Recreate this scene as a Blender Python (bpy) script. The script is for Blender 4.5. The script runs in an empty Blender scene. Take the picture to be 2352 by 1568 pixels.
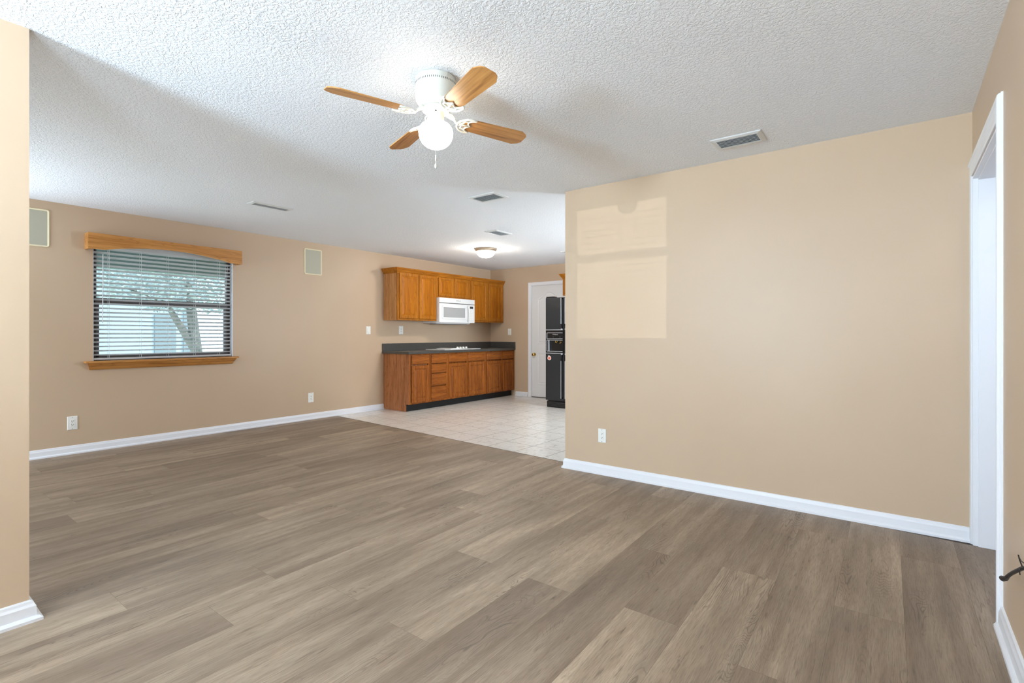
import bpy, bmesh, math, random
from mathutils import Vector, Matrix
random.seed(7)
S = bpy.context.scene
PI = math.pi

# ------------------------------------------------------------------ camera
CAM_H = 1.181
LEFT = -6.49
YAW = math.atan(887 / 1170)
cam = bpy.data.cameras.new('camera'); cam.sensor_width = 36.0
cam.lens = 36.0 * 1170 / 2352
cam.shift_y = -(784 - 767) / 2352
cam.clip_start = 0.02; cam.clip_end = 300
co = bpy.data.objects.new('camera', cam); S.collection.objects.link(co)
co.location = (0, 0, CAM_H); co.rotation_euler = (PI / 2, 0, YAW)
S.camera = co
# ------------------------------------------------------------------ world, exposure
S.view_settings.view_transform = 'Standard'; S.view_settings.look = 'None'
S.view_settings.gamma = 1.0; S.view_settings.exposure = 0.18
S.view_settings.use_curve_mapping = False
W = bpy.data.worlds.new('sky'); S.world = W; W.use_nodes = True
bg = W.node_tree.nodes['Background']
bg.inputs[0].default_value = (0.70, 0.86, 1.0, 1); bg.inputs[1].default_value = 3.2
# ------------------------------------------------------------------ lights
def area(name, loc, rot, sx, sy, power, col, spread=180):
    l = bpy.data.lights.new(name, 'AREA'); l.shape = 'RECTANGLE'; l.size = sx; l.size_y = sy
    l.energy = power; l.color = col; l.spread = math.radians(spread)
    o = bpy.data.objects.new(name, l); S.collection.objects.link(o); o.location = loc; o.rotation_euler = rot
    return o
# daylight through unseen windows and a sliding door behind and beside the camera
area('daylight_rear_window', (-2.01, -2.66, 1.55), (PI / 2 + 0.75, 0, -0.32), 0.9, 0.9, 318, (0.62, 0.82, 1.0), 150)
area('daylight_side_window', (0.30, -1.95, 1.45), (PI / 2 + 0.65, 0, PI / 2), 1.1, 1.1, 112, (0.60, 0.81, 1.0), 118)
area('daylight_left_window', (LEFT + 0.03, -0.15, 1.45), (PI / 2 + 0.7, 0, -PI / 2), 1.2, 1.1, 36, (0.70, 0.85, 1.0))
area('added_rear_left_daylight', (-5.5, -1.56, 1.05), (PI / 2 - 0.1, 0, 0.4), 1.1, 1.9, 60, (0.72, 0.87, 1.0))  # added at an unseen glass door to brighten the left wall
area('added_kitchen_daylight', (-0.56, 6.0, 1.5), (PI / 2 + 0.5, 0, PI / 2 - 0.5), 1.4, 1.0, 140, (0.72, 0.87, 1.0))  # added at an unseen window to brighten the kitchen
area('hall_fill', (1.3, 3.0, 2.3), (0, 0, 0), 0.5, 0.8, 7, (0.95, 0.96, 1.0))  # fill lamp added under the hall ceiling, no window there
l = bpy.data.lights.new('sun', 'SUN'); l.energy = 6.0; l.angle = math.radians(0.6); l.color = (1.0, 0.97, 0.92)
o = bpy.data.objects.new('sun', l); S.collection.objects.link(o); o.rotation_euler = Vector((-0.45, -0.85, -1.1)).to_track_quat('-Z', 'Y').to_euler()
# sunlight thrown back by something bright outside, low through the rear window
l = bpy.data.lights.new('reflected_sunlight', 'SPOT'); l.energy = 15000; l.shadow_soft_size = 0.03
l.spot_size = math.radians(4); l.spot_blend = 0.1; l.color = (1.0, 0.93, 0.88)
o = bpy.data.objects.new('reflected_sunlight', l); S.collection.objects.link(o); o.location = (-3.0, -40, 0.8)
o.rotation_euler = (Vector((-1.85, 3.88, 1.70)) - o.location).to_track_quat('-Z', 'Y').to_euler()

# ================================================================== materials
def mat(name):
    m = bpy.data.materials.new(name); m.use_nodes = True
    nt = m.node_tree; return m, nt, nt.nodes['Principled BSDF']
def srgb(r, g, b):
    f = lambda c: (c / 255 / 12.92) if c <= 10.3 else ((c / 255 + 0.055) / 1.055) ** 2.4
    return (f(r), f(g), f(b), 1)
def plain(name, col, rough=0.5, metal=0.0, bump=0, scale=60, emit=None, es=0, coat=0):
    m, nt, b = mat(name)
    b.inputs['Base Color'].default_value = col; b.inputs['Roughness'].default_value = rough
    b.inputs['Metallic'].default_value = metal
    if coat: b.inputs['Coat Weight'].default_value = coat
    n = nt.nodes.new('ShaderNodeTexNoise'); n.inputs['Scale'].default_value = scale; n.inputs['Detail'].default_value = 4
    tc = nt.nodes.new('ShaderNodeTexCoord'); nt.links.new(tc.outputs['Object'], n.inputs['Vector'])
    if bump:
        bp = nt.nodes.new('ShaderNodeBump'); bp.inputs['Strength'].default_value = bump; bp.inputs['Distance'].default_value = 0.002
        nt.links.new(n.outputs['Fac'], bp.inputs['Height']); nt.links.new(bp.outputs['Normal'], b.inputs['Normal'])
    if emit:
        b.inputs['Emission Color'].default_value = emit; b.inputs['Emission Strength'].default_value = es
    return m
def N(nt, t, **k):
    n = nt.nodes.new('ShaderNode' + t)
    for a, v in k.items():
        if a in ('operation', 'blend_type', 'data_type', 'attribute_name', 'wave_type', 'feature', 'noise_dimensions', 'layer_name'): setattr(n, a, v)
    return n
def math_(nt, op, a, b=None, c=None):
    n = nt.nodes.new('ShaderNodeMath'); n.operation = op
    for i, v in enumerate((a, b, c)):
        if v is None: continue
        if isinstance(v, (int, float)): n.inputs[i].default_value = v
        else: nt.links.new(v, n.inputs[i])
    return n.outputs[0]
def ramp(nt, fac, stops):
    r = nt.nodes.new('ShaderNodeValToRGB'); cr = r.color_ramp
    while len(cr.elements) < len(stops): cr.elements.new(0.5)
    for e, (p, c) in zip(cr.elements, stops): e.position = p; e.color = c
    nt.links.new(fac, r.inputs[0]); return r.outputs[0]
def mix(nt, fac, a, b, bt='MIX'):
    n = nt.nodes.new('ShaderNodeMix'); n.data_type = 'RGBA'; n.blend_type = bt
    for s, v in ((0, fac), (6, a), (7, b)):
        if isinstance(v, (int, float, tuple)): n.inputs[s].default_value = v
        else: nt.links.new(v, n.inputs[s])
    return n.outputs[2]
def combine(nt, x, y, z=0.0):
    n = nt.nodes.new('ShaderNodeCombineXYZ')
    for i, v in enumerate((x, y, z)):
        if isinstance(v, (int, float)): n.inputs[i].default_value = v
        else: nt.links.new(v, n.inputs[i])
    return n.outputs[0]
def sep(nt, v):
    n = nt.nodes.new('ShaderNodeSeparateXYZ'); nt.links.new(v, n.inputs[0]); return n.outputs
def noise(nt, vec, scale, detail=3, rough=0.5, dist=0.0):
    n = nt.nodes.new('ShaderNodeTexNoise'); n.inputs['Scale'].default_value = scale
    n.inputs['Detail'].default_value = detail; n.inputs['Roughness'].default_value = rough
    n.inputs['Distortion'].default_value = dist
    nt.links.new(vec, n.inputs['Vector']); return n.outputs['Fac']
def bump(nt, b, h, strength, dist):
    bp = nt.nodes.new('ShaderNodeBump'); bp.inputs['Strength'].default_value = strength; bp.inputs['Distance'].default_value = dist
    nt.links.new(h, bp.inputs['Height']); nt.links.new(bp.outputs['Normal'], b.inputs['Normal'])

M = {}
def paint():
    m, nt, b = mat('tan_paint')
    tc = nt.nodes.new('ShaderNodeTexCoord').outputs['Object']
    n1 = noise(nt, tc, 1.1, 2)
    c = ramp(nt, n1, [(0.3, srgb(198, 172, 145)), (0.7, srgb(202, 177, 150))])
    nt.links.new(c, b.inputs['Base Color']); b.inputs['Roughness'].default_value = 0.42
    b.inputs['Specular IOR Level'].default_value = 0.35
    bump(nt, b, noise(nt, tc, 260, 3), 0.12, 0.001)
    return m
M['paint'] = paint()
def ceiling_mat():
    m, nt, b = mat('textured_ceiling')
    tc = nt.nodes.new('ShaderNodeTexCoord').outputs['Object']
    b.inputs['Base Color'].default_value = srgb(246, 248, 252); b.inputs['Roughness'].default_value = 0.85
    w = noise(nt, tc, 9, 2)
    n1 = noise(nt, tc, 66, 3, 0.55, 0.7)
    h1 = ramp(nt, n1, [(0.42, (0, 0, 0, 1)), (0.56, (1, 1, 1, 1))])
    n2 = noise(nt, tc, 170, 3, 0.6)
    h = math_(nt, 'ADD', math_(nt, 'MULTIPLY', h1, 1.0), math_(nt, 'MULTIPLY', n2, 0.5))
    bump(nt, b, h, 0.5, 0.005)
    return m
M['ceiling'] = ceiling_mat()
def wood_plank():
    m, nt, b = mat('grey_oak_vinyl_plank')
    uv = nt.nodes.new('ShaderNodeUVMap'); uv.uv_map = 'plank'
    s = sep(nt, uv.outputs[0]); u, v = s[0], s[1]
    at = nt.nodes.new('ShaderNodeAttribute'); at.attribute_name = 'tone'; tone = at.outputs['Fac']
    at2 = nt.nodes.new('ShaderNodeAttribute'); at2.attribute_name = 'seed'; seed = at2.outputs['Fac']
    off = math_(nt, 'MULTIPLY', seed, 37.0)
    # long soft streaks
    st = noise(nt, combine(nt, math_(nt, 'MULTIPLY', u, 1.3), math_(nt, 'MULTIPLY', v, 16.0), off), 1.0, 5, 0.6)
    broad = noise(nt, combine(nt, math_(nt, 'MULTIPLY', u, 1.0), math_(nt, 'MULTIPLY', v, 5.0), off), 1.0, 3, 0.5)
    fine = noise(nt, combine(nt, math_(nt, 'MULTIPLY', u, 16.0), math_(nt, 'MULTIPLY', v, 300.0), off), 1.0, 3, 0.6)
    # cathedral rings: contour lines of a stretched field
    fld = noise(nt, combine(nt, math_(nt, 'MULTIPLY', u, 1.5), math_(nt, 'MULTIPLY', v, 6.5), math_(nt, 'ADD', off, 9.0)), 1.0, 2.5, 0.45, 0.5)
    ring = math_(nt, 'SINE', math_(nt, 'MULTIPLY', fld, 230.0))
    ringm = ramp(nt, ring, [(0.55, (0, 0, 0, 1)), (0.98, (1, 1, 1, 1))])
    msk = ramp(nt, noise(nt, combine(nt, math_(nt, 'MULTIPLY', u, 1.2), math_(nt, 'MULTIPLY', v, 7.0), math_(nt, 'ADD', off, 4.0)), 1.0, 2, 0.5),
               [(0.55, (0, 0, 0, 1)), (0.70, (1, 1, 1, 1))])
    knot = ramp(nt, noise(nt, combine(nt, math_(nt, 'MULTIPLY', u, 9.0), math_(nt, 'MULTIPLY', v, 22.0), off), 1.0, 3, 0.55),
                [(0.70, (0, 0, 0, 1)), (0.80, (1, 1, 1, 1))])
    base = mix(nt, tone, srgb(130, 109, 91), srgb(196, 172, 146))
    c = mix(nt, ramp(nt, st, [(0.36, (0, 0, 0, 1)), (0.64, (1, 1, 1, 1))]), mix(nt, 0.38, base, srgb(92, 73, 58)), mix(nt, 0.20, base, srgb(196, 178, 157)))
    c = mix(nt, ramp(nt, broad, [(0.35, (0.45, 0.45, 0.45, 1)), (0.6, (0, 0, 0, 1))]), c, srgb(104, 88, 74))
    c = mix(nt, math_(nt, 'MULTIPLY', math_(nt, 'MULTIPLY', ringm, msk), 0.55), c, srgb(74, 61, 51))
    c = mix(nt, math_(nt, 'MULTIPLY', knot, 0.6), c, srgb(70, 58, 48))
    c = mix(nt, math_(nt, 'MULTIPLY', ramp(nt, fine, [(0.42, (0, 0, 0, 1)), (0.72, (1, 1, 1, 1))]), 0.48), c, srgb(92, 77, 65))
    dash = ramp(nt, noise(nt, combine(nt, math_(nt, 'MULTIPLY', u, 7.0), math_(nt, 'MULTIPLY', v, 70.0), math_(nt, 'ADD', off, 2.0)), 1.0, 2, 0.6), [(0.64, (0, 0, 0, 1)), (0.74, (1, 1, 1, 1))])
    c = mix(nt, math_(nt, 'MULTIPLY', dash, 0.42), c, srgb(72, 57, 46))
    nt.links.new(c, b.inputs['Base Color'])
    b.inputs['Roughness'].default_value = 0.5; b.inputs['Specular IOR Level'].default_value = 0.4
    bump(nt, b, math_(nt, 'SUBTRACT', fine, math_(nt, 'MULTIPLY', ringm, 0.4)), 0.2, 0.0006)
    return m
M['plank'] = wood_plank()
M['subfloor'] = plain('dark_joint', srgb(84, 71, 60), 0.9)
def tile_mat():
    m, nt, b = mat('marbled_floor_tile')
    tc = nt.nodes.new('ShaderNodeTexCoord').outputs['Object']; s = sep(nt, tc)
    a = math_(nt, 'SUBTRACT', s[0], math_(nt, 'MULTIPLY', math_(nt, 'SUBTRACT', s[1], 4.1), 0.025))
    bb = math_(nt, 'ADD', s[1], math_(nt, 'MULTIPLY', math_(nt, 'ADD', s[0], 2.5), 0.075))
    def line(c, o, p):
        q = math_(nt, 'DIVIDE', math_(nt, 'SUBTRACT', c, o), p)
        f = math_(nt, 'ABSOLUTE', math_(nt, 'SUBTRACT', math_(nt, 'FRACT', q), 0.5))
        return math_(nt, 'GREATER_THAN', f, 0.5 - 0.0036 / p), math_(nt, 'FLOOR', q)
    la, ia = line(a, -2.70, 0.374); lb, ib = line(bb, 4.372, 0.362)
    g = math_(nt, 'MAXIMUM', la, lb)
    rnd = math_(nt, 'FRACT', math_(nt, 'MULTIPLY', math_(nt, 'SINE', math_(nt, 'ADD', math_(nt, 'MULTIPLY', ia, 12.9), math_(nt, 'MULTIPLY', ib, 78.2))), 437.5))
    vec = combine(nt, s[0], s[1], math_(nt, 'MULTIPLY', rnd, 20))
    vein = noise(nt, vec, 14, 5, 0.65, 1.5)
    c = ramp(nt, vein, [(0.3, srgb(208, 200, 192)), (0.47, srgb(232, 226, 217)), (0.7, srgb(238, 232, 224))])
    c = mix(nt, math_(nt, 'MULTIPLY', rnd, 0.12), c, srgb(205, 192, 176))
    c = mix(nt, g, c, srgb(118, 104, 92))
    nt.links.new(c, b.inputs['Base Color'])
    nt.links.new(math_(nt, 'ADD', math_(nt, 'MULTIPLY', g, 0.5), 0.16), b.inputs['Roughness'])
    bump(nt, b, math_(nt, 'SUBTRACT', 1.0, g), 0.4, 0.001)
    return m
M['tile'] = tile_mat()
def oak(name, axis, light, dark, rough=0.45, k=1.0):
    m, nt, b = mat(name)
    tc = nt.nodes.new('ShaderNodeTexCoord').outputs['Object']; s = sep(nt, tc)
    sc = [26.0 * k, 26.0 * k, 26.0 * k]; sc[axis] = 1.6 * k
    v = combine(nt, math_(nt, 'MULTIPLY', s[0], sc[0]), math_(nt, 'MULTIPLY', s[1], sc[1]), math_(nt, 'MULTIPLY', s[2], sc[2]))
    st = noise(nt, v, 1.0, 4, 0.6, 0.3)
    sc2 = [9.0, 9.0, 9.0]; sc2[axis] = 1.1
    v2 = combine(nt, math_(nt, 'MULTIPLY', s[0], sc2[0]), math_(nt, 'MULTIPLY', s[1], sc2[1]), math_(nt, 'MULTIPLY', s[2], sc2[2]))
    fld = noise(nt, v2, 1.0, 2, 0.5, 0.4)
    ring = ramp(nt, math_(nt, 'SINE', math_(nt, 'MULTIPLY', fld, 70.0)), [(0.6, (0, 0, 0, 1)), (1.0, (1, 1, 1, 1))])
    c = mix(nt, ramp(nt, st, [(0.35, (0, 0, 0, 1)), (0.65, (1, 1, 1, 1))]), dark, light)
    c = mix(nt, math_(nt, 'MULTIPLY', ring, 0.35), c, tuple(x * 0.5 for x in dark[:3]) + (1,))
    nt.links.new(c, b.inputs['Base Color']); b.inputs['Roughness'].default_value = rough; b.inputs['Specular IOR Level'].default_value = 0.22
    bump(nt, b, st, 0.08, 0.001)
    return m
M['oak_z'] = oak('honey_oak_vertical', 2, srgb(186, 116, 30), srgb(154, 90, 18))
M['oak_y'] = oak('honey_oak_horizontal', 1, srgb(184, 114, 30), srgb(150, 88, 18))
M['oak_panel'] = oak('honey_oak_panel', 2, srgb(188, 114, 16), srgb(156, 88, 8), 0.45, 0.8)
M['oak_side'] = oak('oak_cabinet_side', 2, srgb(206, 150, 96), srgb(176, 118, 68), 0.4)
M['base_z'] = oak('brown_oak_vertical', 2, srgb(164, 94, 34), srgb(126, 66, 20))
M['base_y'] = oak('brown_oak_horizontal', 1, srgb(164, 94, 34), srgb(126, 66, 20))
M['base_side'] = oak('brown_oak_side', 2, srgb(186, 122, 78), srgb(150, 92, 54), 0.42, 1.5)
M['trimoak'] = oak('valance_oak', 1, srgb(210, 150, 84), srgb(176, 116, 56), 0.35, 0.9)
M['white'] = plain('white_trim_paint', srgb(236, 236, 240), 0.35, bump=0.05)
M['hallwhite'] = plain('white_wall_paint', srgb(232, 232, 238), 0.6, bump=0.05, scale=200)
M['door'] = plain('white_door_paint', srgb(232, 231, 230), 0.4, bump=0.03)
M['plastic'] = plain('white_plastic', srgb(238, 236, 230), 0.35)
M['slot'] = plain('dark_slot', srgb(52, 50, 50), 0.6)
M['cream'] = plain('cream_plastic', srgb(236, 224, 190), 0.5)
M['grille'] = plain('speaker_mesh', srgb(184, 180, 160), 0.55, metal=0.0, bump=0.5, scale=900)
M['bronze'] = plain('dark_bronze_aluminium', srgb(74, 64, 62), 0.45)
M['fanwhite'] = plain('white_enamel', srgb(218, 216, 206), 0.3)
M['vent'] = plain('vent_white_metal', srgb(222, 222, 220), 0.4)
M['ventgrey'] = plain('vent_louver_metal', srgb(214, 214, 214), 0.4)
M['ventshade'] = plain('vent_recess_shade', srgb(128, 128, 130), 0.8)  # grey standing for the shade inside the registers
M['appliance'] = plain('appliance_white', srgb(232, 232, 232), 0.25)
M['mwglass'] = plain('microwave_window', srgb(170, 170, 170), 0.2)
M['grey'] = plain('grey_plastic', srgb(120, 120, 122), 0.4)
M['logogrey'] = plain('pale_grey_print', srgb(165, 165, 168), 0.4)
M['black'] = plain('black_textured_enamel', srgb(25, 26, 29), 0.36, bump=1.0, scale=160)
M['blackgloss'] = plain('black_gloss', srgb(14, 14, 15), 0.2)
M['toe'] = plain('black_toe_kick', srgb(16, 14, 13), 0.7)
M['chrome'] = plain('chrome', srgb(200, 200, 204), 0.22, metal=1.0)
M['silver'] = plain('silver_trim', srgb(205, 206, 210), 0.35, metal=0.6)
M['brass'] = plain('brass', srgb(214, 178, 96), 0.2, metal=1.0)
M['rim'] = plain('brushed_rim', srgb(176, 158, 140), 0.35, metal=0.6)
M['rubber'] = plain('black_rubber', srgb(24, 20, 20), 0.55)
M['stickerred'] = plain('coral_red_print', srgb(214, 110, 96), 0.5)
M['stickerwhite'] = plain('white_print', srgb(240, 226, 214), 0.5)
M['globe'] = plain('lit_opal_glass', srgb(255, 250, 240), 0.3, emit=(1.0, 0.93, 0.80, 1), es=13)
M['dome'] = plain('lit_frosted_dome', srgb(255, 250, 240), 0.3, emit=(1.0, 0.92, 0.80, 1), es=82)
def laminate():
    m, nt, b = mat('charcoal_laminate')
    tc = nt.nodes.new('ShaderNodeTexCoord').outputs['Object']
    c = ramp(nt, noise(nt, tc, 330, 3, 0.7), [(0.35, srgb(46, 44, 42)), (0.5, srgb(74, 71, 68)), (0.68, srgb(104, 99, 94))])
    nt.links.new(c, b.inputs['Base Color']); b.inputs['Roughness'].default_value = 0.32
    return m
M['laminate'] = laminate()
def blade_mat():
    m, nt, b = mat('light_oak_blade')
    tc = nt.nodes.new('ShaderNodeTexCoord').outputs['Object']; s = sep(nt, tc)
    v = combine(nt, math_(nt, 'MULTIPLY', s[0], 3.0), math_(nt, 'MULTIPLY', s[1], 60.0), 0.0)
    st = noise(nt, v, 1.0, 4, 0.6, 0.2)
    c = ramp(nt, st, [(0.32, srgb(150, 100, 50)), (0.5, srgb(192, 136, 74)), (0.7, srgb(208, 154, 90))])
    nt.links.new(c, b.inputs['Base Color']); b.inputs['Roughness'].default_value = 0.35
    return m
M['blade'] = blade_mat()
def glass_mat():
    m = bpy.data.materials.new('window_glass'); m.use_nodes = True; nt = m.node_tree; nt.nodes.clear()
    out = nt.nodes.new('ShaderNodeOutputMaterial'); t = nt.nodes.new('ShaderNodeBsdfTransparent'); g = nt.nodes.new('ShaderNodeBsdfGlossy')
    t.inputs[0].default_value = (0.93, 0.96, 0.97, 1); g.inputs['Roughness'].default_value = 0.02
    mx = nt.nodes.new('ShaderNodeMixShader'); fr = nt.nodes.new('ShaderNodeFresnel'); fr.inputs[0].default_value = 1.3
    nt.links.new(fr.outputs[0], mx.inputs[0]); nt.links.new(t.outputs[0], mx.inputs[1]); nt.links.new(g.outputs[0], mx.inputs[2])
    nt.links.new(mx.outputs[0], out.inputs[0]); return m
M['glass'] = glass_mat()
def blind_mat():
    m = bpy.data.materials.new('white_blind'); m.use_nodes = True; nt = m.node_tree; nt.nodes.clear()
    out = nt.nodes.new('ShaderNodeOutputMaterial'); d = nt.nodes.new('ShaderNodeBsdfDiffuse'); t = nt.nodes.new('ShaderNodeBsdfTranslucent')
    d.inputs[0].default_value = srgb(244, 244, 246); t.inputs[0].default_value = srgb(240, 240, 240)
    mx = nt.nodes.new('ShaderNodeMixShader'); mx.inputs[0].default_value = 0.5
    nt.links.new(d.outputs[0], mx.inputs[1]); nt.links.new(t.outputs[0], mx.inputs[2]); nt.links.new(mx.outputs[0], out.inputs[0]); return m
M['blind'] = blind_mat()
def leafy(name, a, bcol, sc=3):
    m, nt, b = mat(name)
    tc = nt.nodes.new('ShaderNodeTexCoord').outputs['Object']
    nt.links.new(ramp(nt, noise(nt, tc, sc, 4, 0.6), [(0.35, a), (0.65, bcol)]), b.inputs['Base Color'])
    b.inputs['Roughness'].default_value = 0.6; return m
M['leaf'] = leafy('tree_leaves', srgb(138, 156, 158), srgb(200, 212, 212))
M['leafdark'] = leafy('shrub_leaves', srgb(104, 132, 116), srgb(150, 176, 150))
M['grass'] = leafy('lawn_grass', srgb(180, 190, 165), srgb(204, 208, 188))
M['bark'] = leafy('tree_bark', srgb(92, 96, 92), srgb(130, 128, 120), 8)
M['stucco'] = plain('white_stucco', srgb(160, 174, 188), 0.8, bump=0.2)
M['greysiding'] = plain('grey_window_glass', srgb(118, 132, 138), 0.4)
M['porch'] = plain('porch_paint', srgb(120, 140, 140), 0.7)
M['exterior'] = plain('exterior_wall', srgb(200, 200, 195), 0.8)

# ================================================================== mesh helpers
def link(name, bm, m, parent=None, smooth=False):
    me = bpy.data.meshes.new(name)
    if parent is not None:
        off = parent['_o'] if '_o' in parent else (0, 0, 0)
        bmesh.ops.translate(bm, verts=bm.verts, vec=-Vector(off))
    bmesh.ops.recalc_face_normals(bm, faces=bm.faces)
    bm.to_mesh(me); bm.free()
    for x in (m if isinstance(m, (list, tuple)) else [m]): me.materials.append(x)
    if smooth:
        for p in me.polygons: p.use_smooth = True
    o = bpy.data.objects.new(name, me); S.collection.objects.link(o)
    if parent is not None: o.parent = parent; o['_o'] = list(off)
    ALL.append(o)
    return o
ALL = []
def link_each(name, bm, m, parent=None, smooth=False):
    """every connected piece of bm becomes an object of its own"""
    todo = set(bm.verts); out = []
    while todo:
        st = [todo.pop()]; comp = set(st)
        while st:
            v = st.pop()
            for e in v.link_edges:
                w = e.other_vert(v)
                if w not in comp: comp.add(w); st.append(w); todo.discard(w)
        nb = bmesh.new(); mp = {v: nb.verts.new(v.co) for v in comp}
        for f in {f for v in comp for f in v.link_faces}: nb.faces.new([mp[v] for v in f.verts])
        out.append(link(name, nb, m, parent, smooth))
    bm.free(); return out
def thing(name, label, cat, loc, group=None, kind=None):
    o = bpy.data.objects.new(name, None); S.collection.objects.link(o); o.location = loc; o['_o'] = list(loc)
    o.empty_display_size = 0.1
    if label: o['label'] = label
    if cat: o['category'] = cat
    if group: o['group'] = group
    if kind: o['kind'] = kind
    ALL.append(o); return o
def tag(o, label, cat, group=None):
    o['label'] = label; o['category'] = cat
    if group: o['group'] = group
    return o
def struct(name, bm, m, **k):
    o = link(name, bm, m, **k); o['kind'] = 'structure'; return o
def box(bm, x0, x1, y0, y1, z0, z1, bev=0.0):
    r = bmesh.ops.create_cube(bm, size=1.0)
    bmesh.ops.transform(bm, matrix=Matrix.Translation(((x0 + x1) / 2, (y0 + y1) / 2, (z0 + z1) / 2)) @ Matrix.Diagonal((x1 - x0, y1 - y0, z1 - z0, 1)), verts=r['verts'])
    if bev > 0:
        es = list({e for v in r['verts'] for e in v.link_edges})
        bmesh.ops.bevel(bm, geom=es, offset=bev, segments=2, affect='EDGES', profile=0.5)
    return bm
def B(*a, bev=0.0): return box(bmesh.new(), *a, bev=bev)
def quad(bm, *p):
    return bm.faces.new([bm.verts.new(q) for q in p])
def lathe(bm, prof, o=(0, 0, 0), seg=40, mtx=None):
    rings = []
    for r, z in prof:
        ring = []
        for i in range(seg):
            a = 2 * PI * i / seg; v = Vector((r * math.cos(a), r * math.sin(a), z))
            if mtx: v = mtx @ v
            ring.append(bm.verts.new(v + Vector(o)))
        rings.append(ring)
    for a, b in zip(rings, rings[1:]):
        for i in range(seg): bm.faces.new((a[i], a[(i + 1) % seg], b[(i + 1) % seg], b[i]))
    if prof[0][0] > 1e-5: bm.faces.new(rings[0])
    if prof[-1][0] > 1e-5: bm.faces.new(rings[-1])
    bmesh.ops.remove_doubles(bm, verts=[v for r in rings for v in r], dist=1e-6)
    return bm
def tube(bm, pts, r, seg=8):
    pts = [Vector(p) for p in pts]; rs = r if isinstance(r, (list, tuple)) else [r] * len(pts)
    rings = []; up = None
    for i, p in enumerate(pts):
        d = (pts[min(i + 1, len(pts) - 1)] - pts[max(i - 1, 0)]).normalized()
        if up is None:
            up = Vector((0, 0, 1)) if abs(d.z) < 0.9 else Vector((1, 0, 0))
        a = d.cross(up).normalized(); b = a.cross(d).normalized(); up = b
        rings.append([bm.verts.new(p + (a * math.cos(t) + b * math.sin(t)) * rs[i]) for t in [2 * PI * k / seg for k in range(seg)]])
    for q, w in zip(rings, rings[1:]):
        for i in range(seg): bm.faces.new((q[i], q[(i + 1) % seg], w[(i + 1) % seg], w[i]))
    bm.faces.new(rings[0]); bm.faces.new(rings[-1]); return bm
def sweep(bm, prof, pts, O, U, V, Nn, closed=False):
    """profile (offset to the left, height along N) swept along 2-D points in the U,V plane, mitred"""
    O, U, V, Nn = Vector(O), Vector(U), Vector(V), Vector(Nn); n = len(pts); rings = []
    P = [Vector(p) for p in pts]
    for i in range(n):
        d0 = (P[i] - P[i - 1]).normalized() if (i > 0 or closed) else None
        d1 = (P[(i + 1) % n] - P[i]).normalized() if (i < n - 1 or closed) else None
        if d0 is None: d0 = d1
        if d1 is None: d1 = d0
        n0 = Vector((-d0.y, d0.x)); n1 = Vector((-d1.y, d1.x)); mt = (n0 + n1).normalized(); mt = mt / max(0.2, mt.dot(n0))
        rings.append([bm.verts.new(O + U * (P[i].x + mt.x * a) + V * (P[i].y + mt.y * a) + Nn * h) for a, h in prof])
    k = len(prof); rng = range(n) if closed else range(n - 1)
    for i in rng:
        q, w = rings[i], rings[(i + 1) % n]
        for j in range(k): bm.faces.new((q[j], q[(j + 1) % k], w[(j + 1) % k], w[j]))
    if not closed: bm.faces.new(rings[0]); bm.faces.new(rings[-1])
    return bm
def prism(bm, poly, O, U, V, Nn, t):
    """closed outline in the U,V plane extruded by t along N"""
    O, U, V, Nn = Vector(O), Vector(U), Vector(V), Vector(Nn)
    a = [bm.verts.new(O + U * x + V * y) for x, y in poly]; b = [bm.verts.new(O + U * x + V * y + Nn * t) for x, y in poly]
    bm.faces.new(a); bm.faces.new(b)
    for i in range(len(poly)):
        j = (i + 1) % len(poly); bm.faces.new((a[i], a[j], b[j], b[i]))
    return bm
def relief(bm, u0, u1, v0, v1, steps, O, U, V, Nn):
    """nested rectangles: steps = (inset, height)"""
    O, U, V, Nn = Vector(O), Vector(U), Vector(V), Vector(Nn); prev = None; first = None
    for ins, h in steps:
        c = [(u0 + ins, v0 + ins), (u1 - ins, v0 + ins), (u1 - ins, v1 - ins), (u0 + ins, v1 - ins)]
        r = [bm.verts.new(O + U * x + V * y + Nn * h) for x, y in c]
        if prev:
            for i in range(4): bm.faces.new((prev[i], prev[(i + 1) % 4], r[(i + 1) % 4], r[i]))
        else: first = r
        prev = r
    bm.faces.new(prev); bm.faces.new(first)
    return bm
def text(name, s, size, loc, rot, m, parent, depth=0.0006):
    c = bpy.data.curves.new(name, 'FONT'); c.body = s; c.size = size; c.extrude = depth; c.align_x = 'CENTER'; c.align_y = 'CENTER'; c.shear = 0.2
    t = bpy.data.objects.new(name + '_tmp', c); S.collection.objects.link(t)
    dg = bpy.context.evaluated_depsgraph_get(); me = bpy.data.meshes.new_from_object(t.evaluated_get(dg))
    bpy.data.objects.remove(t); bpy.data.curves.remove(c)
    me.transform(Matrix.Translation(Vector(loc) - Vector(parent['_o'])) @ rot.to_4x4())
    me.materials.clear(); me.materials.append(m)
    o = bpy.data.objects.new(name, me); S.collection.objects.link(o); o.parent = parent; o['_o'] = list(parent['_o']); ALL.append(o); return o
X, Y, Z = Vector((1, 0, 0)), Vector((0, 1, 0)), Vector((0, 0, 1))
def ceilz(x): return 2.44 + max(0.0, -2.35 - x) * 0.0031

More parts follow.
